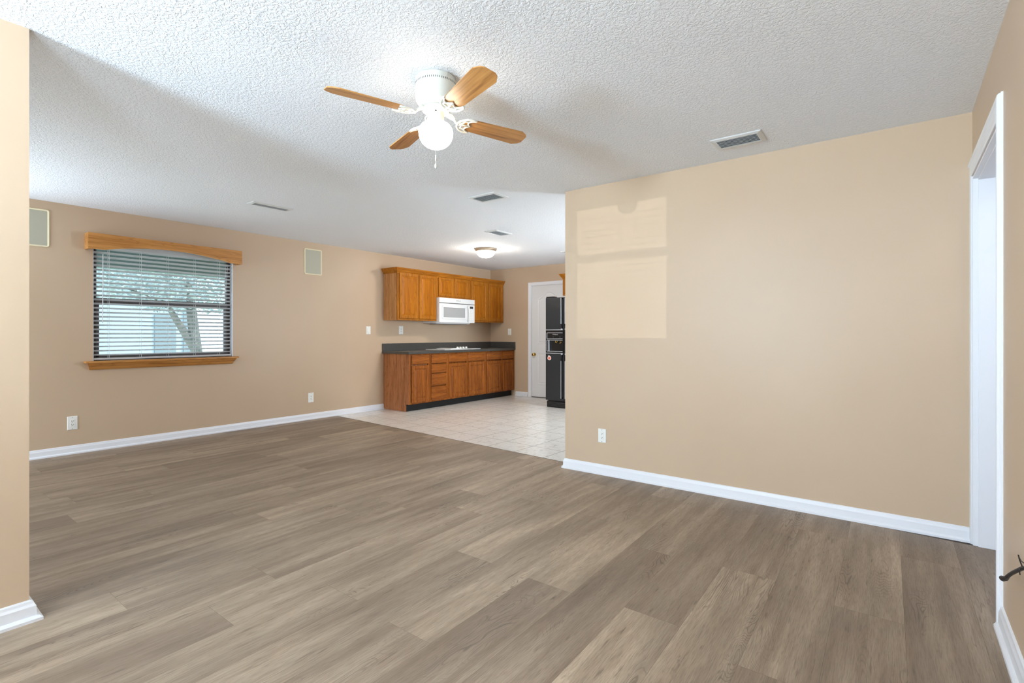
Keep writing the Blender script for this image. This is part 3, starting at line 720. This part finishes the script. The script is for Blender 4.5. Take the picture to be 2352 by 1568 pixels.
for ang in (-109, -20, 71, 161):
    R = Matrix.Translation((FX, FY, 0)) @ Matrix.Rotation(math.radians(ang), 4, 'Z') @ Matrix.Translation((0, 0, zb)) @ Matrix.Rotation(math.radians(-12), 4, 'X')
    bm = bmesh.new(); prism(bm, blade_pts(), (0, 0, 0), X, Y, Z, 0.005)
    me = bpy.data.meshes.new('fan_blade'); bmesh.ops.recalc_face_normals(bm, faces=bm.faces); bm.to_mesh(me); bm.free(); me.materials.append(M['blade'])
    b_ = bpy.data.objects.new('fan_blade', me); S.collection.objects.link(b_); b_.parent = fan
    b_.matrix_local = Matrix.Translation((-FX, -FY, -2.44)) @ R; ALL.append(b_)
    # iron: pierced crescent plate + arm back to the hub
    bm = bmesh.new()
    def smooth(P, n=5):
        P = [P[0]] + P + [P[-1]]; out = []
        for i in range(1, len(P) - 2):
            p0, p1, p2, p3 = (Vector(q) for q in P[i - 1:i + 3])
            for k in range(n):
                t = k / n; out.append(0.5 * ((2 * p1) + (p2 - p0) * t + (2 * p0 - 5 * p1 + 4 * p2 - p3) * t * t + (3 * p1 - p0 - 3 * p2 + p3) * t ** 3))
        return out + [Vector(P[-1])]
    zz = -0.004
    outer = [(0.206, -0.050, zz), (0.186, -0.056, zz), (0.152, -0.047, zz), (0.128, -0.026, zz), (0.120, 0, zz), (0.128, 0.026, zz), (0.152, 0.047, zz), (0.186, 0.056, zz), (0.206, 0.050, zz)]
    tube(bm, smooth(outer), [0.003] + [0.0055] * 39 + [0.003], 8)
    inner = [(0.206, -0.050, zz), (0.184, -0.043, zz), (0.171, -0.028, zz), (0.176, -0.012, zz), (0.190, 0, zz), (0.176, 0.012, zz), (0.171, 0.028, zz), (0.184, 0.043, zz), (0.206, 0.050, zz)]
    tube(bm, smooth(inner), [0.003] + [0.0048] * 39 + [0.003], 8)
    tube(bm, [(0.120, 0, zz), (0.190, 0, zz)], 0.0055, 8)
    for s_ in (-1, 1): tube(bm, smooth([(0.126, 0, zz), (0.146, s_ * 0.014, zz), (0.150, s_ * 0.030, zz), (0.171, s_ * 0.030, zz)]), 0.0045, 8)
    bmesh.ops.transform(bm, matrix=R, verts=bm.verts)
    R0 = Matrix.Translation((FX, FY, 0)) @ Matrix.Rotation(math.radians(ang), 4, 'Z')
    b2 = bmesh.new(); tube(b2, [(0.05, 0, 2.285), (0.075, 0, 2.282), (0.095, 0, 2.268), (0.112, 0, 2.250), (0.126, 0, 2.249)], [0.012, 0.009, 0.007, 0.007, 0.008], 10)
    for s_ in (-1, 1): tube(b2, [(0.060, s_ * 0.012, 2.282), (0.080, s_ * 0.020, 2.276), (0.094, s_ * 0.014, 2.268), (0.104, s_ * 0.004, 2.262)], 0.004, 8)
    bmesh.ops.transform(b2, matrix=R0, verts=b2.verts); tmp = bpy.data.meshes.new('t'); b2.to_mesh(tmp); b2.free(); bm.from_mesh(tmp); bpy.data.meshes.remove(tmp)
    link('blade_iron', bm, M['fanwhite'], fan, smooth=True)

# kitchen dome light
DX, DY = -4.88, 5.79; dz = ceilz(DX)
dl = thing('ceiling_light', 'lit frosted dome ceiling light with brushed rim in the kitchen', 'ceiling light', (DX, DY, dz))
link('light_rim', lathe(bmesh.new(), [(0.0, dz - 0.001), (0.165, dz - 0.001), (0.168, dz - 0.012), (0.160, dz - 0.024), (0.148, dz - 0.040), (0.140, dz - 0.046), (0.0, dz - 0.046)], (DX, DY, 0), 48), M['rim'], dl, smooth=True)
link('light_dome', lathe(bmesh.new(), [(0.139, dz - 0.044), (0.137, dz - 0.056), (0.125, dz - 0.084), (0.100, dz - 0.110), (0.070, dz - 0.125), (0.035, dz - 0.132), (0, dz - 0.134)], (DX, DY, 0), 48), M['dome'], dl, smooth=True)
link('dome_finial', lathe(bmesh.new(), [(0.006, dz - 0.130), (0.010, dz - 0.138), (0.005, dz - 0.146), (0, dz - 0.147)], (DX, DY, 0), 14), M['rim'], dl, smooth=True)

# ================================================================== kitchen cabinets
UF = LW + 0.325         # face of the upper boxes
LF = LW + 0.595         # face of the lower boxes
door_steps = [(0, 0.0), (0, 0.014), (0.006, 0.019), (0.046, 0.019), (0.052, 0.013), (0.056, 0.009), (0.06, 0.009)]
def cab_door(y0, y1, z0, z1, xf, parent, mf, mp, edge=0.052):
    bm = bmesh.new(); k = edge / 0.052
    relief(bm, y0, y1, z0, z1, [(a * k if a > 0.01 else a, h) for a, h in door_steps], (xf, 0, 0), Y, Z, X)
    d = link('door', bm, mf, parent)
    e = 0.06 * k - 0.002
    bm = bmesh.new(); relief(bm, y0 + e, y1 - e, z0 + e, z1 - e, [(0, 0.0085), (0.004, 0.0095), (0.028, 0.0165), (0.030, 0.0165)], (xf, 0, 0), Y, Z, X)
    link('raised_panel', bm, mp, d); return d
def drawer(y0, y1, z0, z1, xf, parent, m):
    bm = bmesh.new(); relief(bm, y0, y1, z0, z1, [(0, 0.0), (0, 0.012), (0.004, 0.014), (0.012, 0.019), (0.014, 0.019)], (xf, 0, 0), Y, Z, X)
    return link('drawer', bm, m, parent)
crown = [(0, 2.128), (0.006, 2.128), (0.010, 2.142), (0.022, 2.156), (0.034, 2.178), (0.048, 2.198), (0.052, 2.212), (0.0, 2.212)]
def upper(y0, y1, z0, z1, doors, label, exposed=False):
    t = thing('upper_cabinet', label, 'cabinet', (LW, (y0 + y1) / 2, z0), group='oak upper cabinets on the left wall')
    bm = bmesh.new(); box(bm, LW + 0.0005, UF - 0.02, y0 + 0.0006, y1 - 0.0006, z0, z1)
    link('cabinet_box', bm, M['oak_side'], t)
    bm = bmesh.new(); sweep(bm, [(0, 0), (0.036, 0), (0.036, 0.02), (0, 0.02)], [(y0 + 0.0006, z0), (y1 - 0.0006, z0), (y1 - 0.0006, z1), (y0 + 0.0006, z1)], (UF - 0.02, 0, 0), Y, Z, X, closed=True)
    ym = (doors[0][1] + doors[-1][0]) / 2; box(bm, UF - 0.0195, UF, ym - 0.02, ym + 0.02, z0 + 0.036, z1 - 0.036)
    link('face_frame', bm, M['oak_z'], t)
    for a, b in doors: cab_door(a, b, z0 + 0.025, z1 - 0.022, UF, t, M['oak_z'], M['oak_panel'], 0.052 if z1 - z0 > 0.5 else 0.044)
    # crown along the front (and round the exposed end)
    bm = bmesh.new()
    path = [(UF, y1 - 0.0006), (UF, y0 + 0.0006)]
    prof = [(a, h) for a, h in crown]
    if exposed: path = [(UF, y1 - 0.0006), (UF, y0), (LW + 0.0005, y0)]
    sweep(bm, prof, path, (0, 0, 0), X, Y, Z)
    # the sweep offsets to the left of travel: from the wall outward
    link('crown_moulding', bm, M['oak_y'], t)
    return t
upper(5.20, 6.035, 1.40, 2.165, [(5.235, 5.622), (5.642, 6.012)], 'leftmost oak upper cabinet, tall, with exposed side facing the living room', True)
upper(6.035, 6.875, 1.795, 2.165, [(6.075, 6.44), (6.47, 6.83)], 'short two-door oak cabinet above the white microwave')
upper(6.875, 7.848, 1.40, 2.165, [(6.90, 7.345), (7.39, 7.825)], 'tall oak upper cabinet right of the microwave in the corner')

def lower(y0, y1, doors, drawers, label, exposed=False):
    t = thing('base_cabinet', label, 'cabinet', (LW, (y0 + y1) / 2, 0), group='oak base cabinets under the counter')
    bm = bmesh.new(); a, b = y0 + 0.0006, y1 - 0.0006
    prism(bm, [(LW + 0.0005, 0.002), (LF - 0.075 - 0.01, 0.002), (LF - 0.075 - 0.01, 0.11), (LF - 0.02, 0.11), (LF - 0.02, 0.874), (LW + 0.0005, 0.874)], (0, a, 0), X, Z, Y, b - a)
    link('cabinet_box', bm, M['base_side'] if exposed else M['base_z'], t)
    if exposed:
        bm = bmesh.new(); prism(bm, [(LW + 0.0005, 0.002), (LF - 0.065, 0.002), (LF - 0.065, 0.11), (LF, 0.11), (LF, 0.874), (LW + 0.0005, 0.874)], (0, y0 - 0.006, 0), X, Z, Y, 0.0065)
        link('end_panel', bm, M['base_side'], t)
    link('toe_kick', B(LF - 0.084, LF - 0.068, a, b, 0.002, 0.11), M['toe'], t)
    bm = bmesh.new(); sweep(bm, [(0, 0), (0.034, 0), (0.034, 0.0195), (0, 0.0195)], [(a, 0.11), (b, 0.11), (b, 0.874), (a, 0.874)], (LF - 0.0195, 0, 0), Y, Z, X, closed=True)
    ds = sorted(doors)
    if len(ds) == 2: ym = (ds[0][1] + ds[1][0]) / 2; box(bm, LF - 0.019, LF, ym - 0.02, ym + 0.02, 0.144, 0.84)
    link('face_frame', bm, M['base_z'], t)
    for (p, q) in doors: cab_door(p, q, 0.135, 0.695, LF, t, M['base_z'], M['base_z'])
    for (p, q, z0, z1) in drawers: drawer(p, q, z0, z1, LF, t, M['base_y'])
    return t
dr = (0.715, 0.852)
lower(5.20, 5.622, [(5.245, 5.60)], [(5.245, 5.60) + dr], 'oak base cabinet at the left end with full exposed side panel', True)
lower(5.622, 6.02, [], [(5.65, 5.992) + dr, (5.65, 5.992, 0.565, 0.70), (5.65, 5.992, 0.36, 0.55), (5.65, 5.992, 0.135, 0.345)], 'oak base cabinet that is a stack of four drawers')
lower(6.02, 6.98, [(6.05, 6.485), (6.52, 6.955)], [(6.05, 6.485) + dr, (6.52, 6.955) + dr], 'wide two-door oak base cabinet under the cooktop')
lower(6.98, 7.848, [(7.01, 7.43), (7.47, 7.82)], [(7.01, 7.43) + dr, (7.47, 7.82) + dr], 'oak base cabinet at the right end against the back wall')
ct = thing('countertop', 'long charcoal speckled laminate countertop with backsplash on the oak base cabinets', 'countertop', (LW, 6.5, 0.875))
link('counter_slab', B(LW + 0.0005, LF + 0.03, 5.165, BW - 0.001, 0.8745, 0.915, bev=0.004), M['laminate'], ct)
bm = bmesh.new(); box(bm, LW + 0.0005, LW + 0.02, 5.165, BW - 0.001, 0.915, 1.032, bev=0.002); box(bm, LW + 0.02, LF + 0.03, BW - 0.021, BW - 0.001, 0.915, 1.032, bev=0.002)
link('backsplash', bm, M['laminate'], ct)
# cooktop
ck = thing('cooktop', 'flat white cooktop with raised vent and four knobs set in the counter', 'cooktop', (LW + 0.30, 6.48, 0.9155))
link('cooktop_plate', B(LW + 0.07, LW + 0.53, 6.03, 6.93, 0.9152, 0.925, bev=0.003), M['appliance'], ck)
bm = bmesh.new(); n = 16; pts = [(LW + 0.10 - LW, 0)] ; arc = [(6.22 + 0.30 * i / n, 0.9252 + 0.016 * math.sin(PI * i / n) ** 0.7) for i in range(n + 1)]
prism(bm, arc + [(6.52, 0.925), (6.22, 0.925)], (LW + 0.12, 0, 0), Y, Z, X, 0.34); bmesh.ops.remove_doubles(bm, verts=bm.verts, dist=0.0002)
link('downdraft_vent', bm, M['appliance'], ck)
for i, yy in enumerate((6.575, 6.65, 6.725, 6.80)):
    link('knob', lathe(bmesh.new(), [(0.022, 0.9252), (0.023, 0.93), (0.020, 0.952), (0.014, 0.957), (0, 0.957)], (LW + 0.30, yy, 0), 20), M['plastic'], ck, smooth=True)
# microwave
MX = LW + 0.375
mw = thing('microwave', 'white over-the-range microwave hanging between the oak upper cabinets', 'microwave', (LW, 6.455, 1.365))
a, b = 6.040, 6.930
bm = bmesh.new()
prism(bm, [(LW + 0.0005, 1.374), (MX - 0.06, 1.358), (MX - 0.04, 1.382), (MX, 1.382), (MX, 1.7935), (LW + 0.0005, 1.7935)], (0, a, 0), X, Z, Y, b - a - 0.058)
link('microwave_body', bm, M['appliance'], mw)
link('grease_filter', B(LW + 0.06, MX - 0.07, a + 0.10, b - 0.12, 1.350, 1.362), M['grey'], mw)
def bow(y0, y1, z0, z1, x0, dep, bulge, bm=None, n=12):
    bm = bm or bmesh.new(); pts = [(x0, y0)] + [(x0 + dep + bulge * math.sin(PI * (0.08 + 0.84 * i / n)), y0 + (y1 - y0) * i / n) for i in range(n + 1)] + [(x0, y1)]
    return prism(bm, pts, (0, 0, z0), X, Y, Z, z1 - z0)
link('vent_hood_strip', bow(a, b, 1.712, 1.7935, MX, 0.010, 0.016), M['appliance'], mw)
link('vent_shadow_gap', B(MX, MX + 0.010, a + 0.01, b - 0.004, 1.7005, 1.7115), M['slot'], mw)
md = link('microwave_door', bow(a, 6.752, 1.380, 1.700, MX, 0.012, 0.010), M['appliance'], mw)
bm = bmesh.new(); sweep(bm, [(0, 0), (0.03, 0), (0.03, 0.004), (0.024, 0.007), (0.006, 0.007), (0, 0.004)], [(6.10, 1.435), (6.70, 1.435), (6.70, 1.66), (6.10, 1.66)], (MX + 0.020, 0, 0), Y, Z, X, closed=True)
link('window_surround', bm, M['appliance'], md)
link('window_pane', B(MX + 0.0195, MX + 0.0235, 6.13, 6.67, 1.462, 1.634), M['mwglass'], md)
link('window_lip', B(MX + 0.0195, MX + 0.0245, 6.13, 6.67, 1.625, 1.636), M['grey'], md)
link('microwave_handle', tube(bmesh.new(), [(MX + 0.02, 6.742, 1.40), (MX + 0.045, 6.742, 1.44), (MX + 0.055, 6.742, 1.54), (MX + 0.045, 6.742, 1.64), (MX + 0.02, 6.742, 1.68)], 0.011, 10), M['appliance'], md, smooth=True)
cp_ = link('control_panel', bow(6.756, b, 1.380, 1.700, MX, 0.012, 0.004), M['appliance'], mw)
link('clock_display', B(MX + 0.0155, MX + 0.0175, 6.80, 6.885, 1.632, 1.672), M['slot'], cp_)
bm = bmesh.new()
for r_ in range(6):
    for c_ in range(3): box(bm, MX + 0.0155, MX + 0.0168, 6.792 + c_ * 0.034, 6.816 + c_ * 0.034, 1.44 + r_ * 0.029, 1.458 + r_ * 0.029)
link('keypad', bm, M['plastic'], cp_)
rotx = Matrix(((0, 0, 1), (1, 0, 0), (0, 1, 0)))
text('logo', 'Whirlpool', 0.030, (MX + 0.0262, 6.49, 1.757), rotx, M['logogrey'], mw)

# refrigerator
FR0, FR1, FD = -4.548, -3.64, 6.90
fr = thing('refrigerator', 'black side-by-side refrigerator with dispenser, mostly hidden behind the bare wall', 'refrigerator', (-4.09, 7.3, 0))
link('refrigerator_body', B(FR0 + 0.004, FR1 - 0.004, FD + 0.065, 7.80, 0.03, 1.755, bev=0.004), M['black'], fr)
link('base_grille', B(FR0 + 0.01, FR1 - 0.01, FD + 0.02, FD + 0.08, 0.003, 0.105, bev=0.004), M['blackgloss'], fr)
bm = bmesh.new()
for i in range(3): box(bm, FR0 + 0.03, FR1 - 0.03, FD + 0.014, FD + 0.022, 0.03 + 0.022 * i, 0.038 + 0.022 * i)
link('grille_slats', bm, M['black'], fr)
link('hinge_cover', B(FR0 + 0.005, FR0 + 0.15, FD + 0.01, FD + 0.11, 1.7605, 1.785, bev=0.003), M['blackgloss'], fr)
xm = -4.205
fzl = link('freezer_door', B(FR0, xm, FD, FD + 0.06, 1.252, 1.765, bev=0.006), M['black'], fr)
link('lower_door_panel', B(FR0, xm, FD, FD + 0.06, 0.118, 0.872, bev=0.006), M['black'], fzl)
link_each('door_trim', box(B(FR0, xm - 0.022, FD - 0.003, FD + 0.05, 1.243, 1.253), FR0, xm - 0.022, FD - 0.003, FD + 0.05, 0.871, 0.880), M['silver'], fzl)
bm = bmesh.new()
box(bm, FR0 + 0.002, FR0 + 0.022, FD + 0.001, FD + 0.06, 0.880, 1.243); box(bm, xm - 0.024, xm - 0.002, FD + 0.001, FD + 0.06, 0.880, 1.243)
box(bm, FR0 + 0.022, xm - 0.024, FD + 0.001, FD + 0.06, 1.210, 1.243); box(bm, FR0 + 0.022, xm - 0.024, FD + 0.001, FD + 0.06, 0.880, 0.898)
box(bm, FR0 + 0.022, xm - 0.024, FD + 0.004, FD + 0.06, 1.095, 1.210); box(bm, FR0 + 0.022, xm - 0.024, FD + 0.048, FD + 0.06, 0.898, 1.095)
dp = link('dispenser', bm, M['blackgloss'], fzl)
bm = bmesh.new()
def ring(x0, x1, z0, z1):
    for q in ((x0, x1, z1 - 0.008, z1), (x0, x1, z0, z0 + 0.008), (x0, x0 + 0.008, z0, z1)): box(bm, q[0], q[1], FD - 0.004, FD + 0.004, q[2], q[3])
ring(FR0 + 0.022, xm - 0.024, 1.103, 1.205); ring(FR0 + 0.022, xm - 0.024, 0.902, 1.090)
box(bm, FR0 + 0.045, FR0 + 0.053, FD + 0.006, FD + 0.04, 0.91, 1.083)
link('dispenser_trim', bm, M['silver'], dp)
bm = bmesh.new()
for xx in (-4.40, -4.275): lathe(bm, [(0.014, 0), (0.013, 0.012), (0, 0.013)], (xx, FD + 0.004, 1.135), 16, mt)
link_each('dispenser_knob', bm, M['rubber'], dp)
bm = bmesh.new(); tube(bm, [(-4.37, FD + 0.03, 1.08), (-4.372, FD + 0.015, 1.05), (-4.35, FD + 0.015, 1.04), (-4.34, FD + 0.03, 1.07)], 0.008, 8); tube(bm, [(-4.27, FD + 0.03, 1.08), (-4.262, FD + 0.012, 1.045), (-4.285, FD + 0.012, 1.035)], 0.008, 8)
link_each('dispenser_lever', bm, M['brass'], dp)
text('logo', 'Whirlpool', 0.024, (-4.37, FD + 0.003, 1.175), Matrix(((1, 0, 0), (0, 0, -1), (0, 1, 0))), M['silver'], dp)
fdo = link('fridge_door', B(-4.197, FR1, FD, FD + 0.06, 0.118, 1.765, bev=0.006), M['black'], fr)
def handle(x, sgn, parent):
    for up in (True, False):
        bm = bmesh.new()
        if up:
            box(bm, x - 0.010, x + 0.010, FD - 0.040, FD - 0.024, 1.34, 1.755, bev=0.003); box(bm, x - 0.010, x + 0.010, FD - 0.03, FD, 1.735, 1.755)
            prism(bm, [(FD - 0.040, 1.345), (FD - 0.024, 1.345), (FD, 1.262), (FD - 0.014, 1.262)], (x - 0.010, 0, 0), Y, Z, X, 0.02)
        else:
            box(bm, x - 0.010, x + 0.010, FD - 0.040, FD - 0.024, 0.16, 0.76, bev=0.003); box(bm, x - 0.010, x + 0.010, FD - 0.03, FD, 0.16, 0.18)
            prism(bm, [(FD - 0.040, 0.755), (FD - 0.024, 0.755), (FD, 0.862), (FD - 0.014, 0.862)], (x - 0.010, 0, 0), Y, Z, X, 0.02)
        h = link('upper_handle' if up else 'lower_handle', bm, M['blackgloss'], parent)
        bm = bmesh.new()
        if up:
            box(bm, x - 0.004, x + 0.004, FD - 0.0425, FD - 0.040, 1.34, 1.75); box(bm, x - 0.016, x + 0.010, FD - 0.018, FD - 0.001, 1.252, 1.268)
        else:
            box(bm, x - 0.004, x + 0.004, FD - 0.0425, FD - 0.040, 0.165, 0.76); box(bm, x - 0.016, x + 0.010, FD - 0.018, FD - 0.001, 0.855, 0.871)
        link_each('handle_trim', bm, M['silver'], parent)
handle(xm - 0.028, 1, fzl); handle(-4.16, 1, fdo)
mg = thing('fridge_magnet', 'small round coral and white apple magnet on the black freezer door', 'magnet', (-4.475, FD, 0.80))
link('magnet_disc', lathe(bmesh.new(), [(0.034, 0.0002), (0.034, 0.003), (0, 0.0032)], (-4.475, FD, 0.795), 28, mt), M['stickerwhite'], mg)
link('magnet_centre', lathe(bmesh.new(), [(0.025, 0.0033), (0.025, 0.0038), (0, 0.0039)], (-4.475, FD, 0.795), 28, mt), M['stickerred'], mg)
link('magnet_leaf', prism(bmesh.new(), [(-0.018, 0.03), (-0.006, 0.034), (0.004, 0.042), (-0.010, 0.045), (-0.022, 0.040)], (-4.475, FD - 0.0005, 0.795), X, Z, -Y, 0.002), M['stickerwhite'], mg)
# cabinet over the refrigerator
oc = thing('upper_cabinet', 'oak cabinet sliver above the black refrigerator, cut off by the bare wall', 'cabinet', (-4.1, 7.7, 1.83))
link('cabinet_box', B(-4.592, -3.62, 7.52, BW - 0.001, 1.84, 2.165), M['oak_side'], oc)
bm = bmesh.new(); sweep(bm, crown, [(-3.62, 7.50), (-4.592, 7.50), (-4.592, BW - 0.001)], (0, 0, 0), X, Y, Z)
link('crown_moulding', bm, M['oak_y'], oc)
link('face_frame', B(-4.592, -3.62, 7.50, 7.52, 1.84, 2.165), M['oak_z'], oc)
bm = bmesh.new(); relief(bm, -4.57, -4.12, 1.865, 2.12, [(0, 0), (0, 0.014), (0.006, 0.019), (0.045, 0.019), (0.052, 0.010), (0.075, 0.017), (0.08, 0.017)], (0, 7.50, 0), X, Z, -Y); relief(bm, -4.09, -3.64, 1.865, 2.12, [(0, 0), (0, 0.014), (0.006, 0.019), (0.045, 0.019), (0.052, 0.010), (0.075, 0.017), (0.08, 0.017)], (0, 7.50, 0), X, Z, -Y)
link_each('cabinet_door', bm, M['oak_z'], oc)

# black cable end poking out of the doorway wall
cb = thing('cable', 'black cable end with flared tip poking in from the right edge beside doorway', 'cable', (RW, 2.0, 0.49))
link('cable_jacket', tube(bmesh.new(), [(RW + 0.01, 1.93, 0.545), (0.318, 1.98, 0.535), (0.300, 2.04, 0.520), (0.290, 2.10, 0.492), (0.289, 2.17, 0.459), (0.289, 2.24, 0.427), (0.289, 2.30, 0.398), (0.290, 2.35, 0.373), (0.290, 2.39, 0.350)], [0.0055] * 7 + [0.006, 0.007], 12), M['rubber'], cb, smooth=True)
link('cable_tip', tube(bmesh.new(), [(0.290, 2.375, 0.358), (0.290, 2.41, 0.344), (0.290, 2.44, 0.332), (0.290, 2.462, 0.326)], [0.0068, 0.0078, 0.0092, 0.0080], 12), M['rubber'], cb)
bm = bmesh.new(); tube(bm, [(0.2905, 2.098, 0.500), (0.284, 2.096, 0.488), (0.286, 2.100, 0.472)], 0.0015, 6); tube(bm, [(0.2905, 2.080, 0.496), (0.285, 2.100, 0.516), (0.284, 2.112, 0.526)], 0.0018, 6); tube(bm, [(0.285, 2.106, 0.521), (0.286, 2.085, 0.519), (0.288, 2.06, 0.522)], 0.0014, 6)
link('cable_tie', bm, M['rubber'], cb)

# ================================================================== outside the left window
def outside():
    bm = bmesh.new(); box(bm, -60, LW - T - 0.02, -30, 40, -0.35, -0.3)
    g = link('lawn', bm, M['grass']); g['kind'] = 'structure'
    h = thing('house', 'white stucco neighbouring house seen through the left window', 'house', (-22, 6.5, -0.3))
    bm = bmesh.new(); box(bm, -26, -22, 1.5, 8.3, -0.3, 3.4); link('house_wall', bm, M['stucco'], h)
    bm = bmesh.new(); prism(bm, [(1.2, 3.4), (8.6, 3.4), (5.0, 5.6)], (-26.2, 0, 0), Y, Z, X, 4.5); link('house_roof', bm, M['stucco'], h)
    bm = bmesh.new(); box(bm, -22.02, -21.96, 7.05, 7.75, 0.35, 1.95); link('house_window', bm, M['greysiding'], h)
    bm = bmesh.new(); box(bm, -22.02, -21.96, 8.0, 8.25, 0.4, 2.0); link('house_window', bm, M['greysiding'], h)
    p = thing('porch_roof', 'grey painted porch ceiling and beam outside the left window', 'porch roof', (-8.3, 3, 2.05))
    link('porch_beam', B(-8.35, -8.2, -3, 12, 2.045, 2.30), M['porch'], p)
    link('porch_ceiling', B(-8.2, LW - T - 0.02, -3, 12, 2.28, 2.33), M['porch'], p)
    def tree(loc, hgt, rad, lean, mleaf, label, nl):
        t = thing('tree', label, 'tree', loc); x, y, z = loc
        bm = bmesh.new(); tube(bm, [(x, y, z), (x + 0.05, y + lean * 0.3, z + hgt * 0.3), (x, y + lean * 0.6, z + hgt * 0.6), (x, y + lean, z + hgt)], [rad * 0.085, rad * 0.07, rad * 0.06, 0.03], 10)
        tube(bm, [(x, y + lean * 0.3, z + hgt * 0.3), (x, y - rad * 0.4, z + hgt * 0.62), (x, y - rad * 0.8, z + hgt * 0.7)], [rad * 0.06, 0.06, 0.03], 8)
        link('trunk', bm, M['bark'], t)
        bm = bmesh.new(); rr = random.Random(int(x * 7 + y))
        for i in range(nl):
            while True:
                v = Vector((rr.uniform(-1, 1), rr.uniform(-1, 1), rr.uniform(-1, 1)))
                if v.length < 1: break
            c = Vector((x, y + lean * 0.7, z + hgt * 0.85)) + Vector((v.x * rad, v.y * rad, v.z * rad * 0.55 - 0.12 * rad * abs(v.y)))
            s = rr.uniform(0.03, 0.07); q = Matrix.Rotation(rr.uniform(0, 6.3), 3, 'Z') @ Matrix.Rotation(rr.uniform(0, 3), 3, 'X')
            quad(bm, *[c + q @ Vector(k) * s for k in ((-1, 0, 0), (0, -0.5, 0), (1, 0, 0), (0, 0.5, 0))])
        link('foliage', bm, mleaf, t)
    tree((-14.2, 5.55, -0.3), 3.6, 1.9, -0.35, M['leaf'], 'leafy pale green tree outside the left window, right of the white house', 11000)
    tree((-18.9, 3.9, -0.3), 4.4, 2.3, 0.2, M['leaf'], 'thin leafy tree outside the left window in front of the white house', 7000)
    def shrub(loc, r, label, n=1100):
        bm = bmesh.new(); rr = random.Random(int(loc[1] * 13)); x, y, z = loc
        for i in range(n):
            v = Vector((rr.gauss(0, 1), rr.gauss(0, 1), rr.gauss(0, 1))).normalized() * rr.uniform(0.5, 1)
            c = Vector(loc) + Vector((v.x * r, v.y * r * 1.3, abs(v.z) * r)); s = rr.uniform(0.04, 0.09)
            q = Matrix.Rotation(rr.uniform(0, 6.3), 3, 'Z') @ Matrix.Rotation(rr.uniform(0, 3), 3, 'X')
            quad(bm, *[c + q @ Vector(k) * s for k in ((-1, 0, 0), (0, -0.5, 0), (1, 0, 0), (0, 0.5, 0))])
        t = link('shrub', bm, M['leafdark']); tag(t, label, 'shrub')
    shrub((-12.5, 5.2, -0.3), 1.0, 'dark green shrub low at the right side of the window view')
    shrub((-13.0, 2.75, -0.3), 0.8, 'green shrub low at the left corner of the window view')
    shrub((-18, 6.2, -0.3), 0.8, 'low green shrub in front of the white house')
outside()

for o in ALL:
    if '_o' in o: del o['_o']
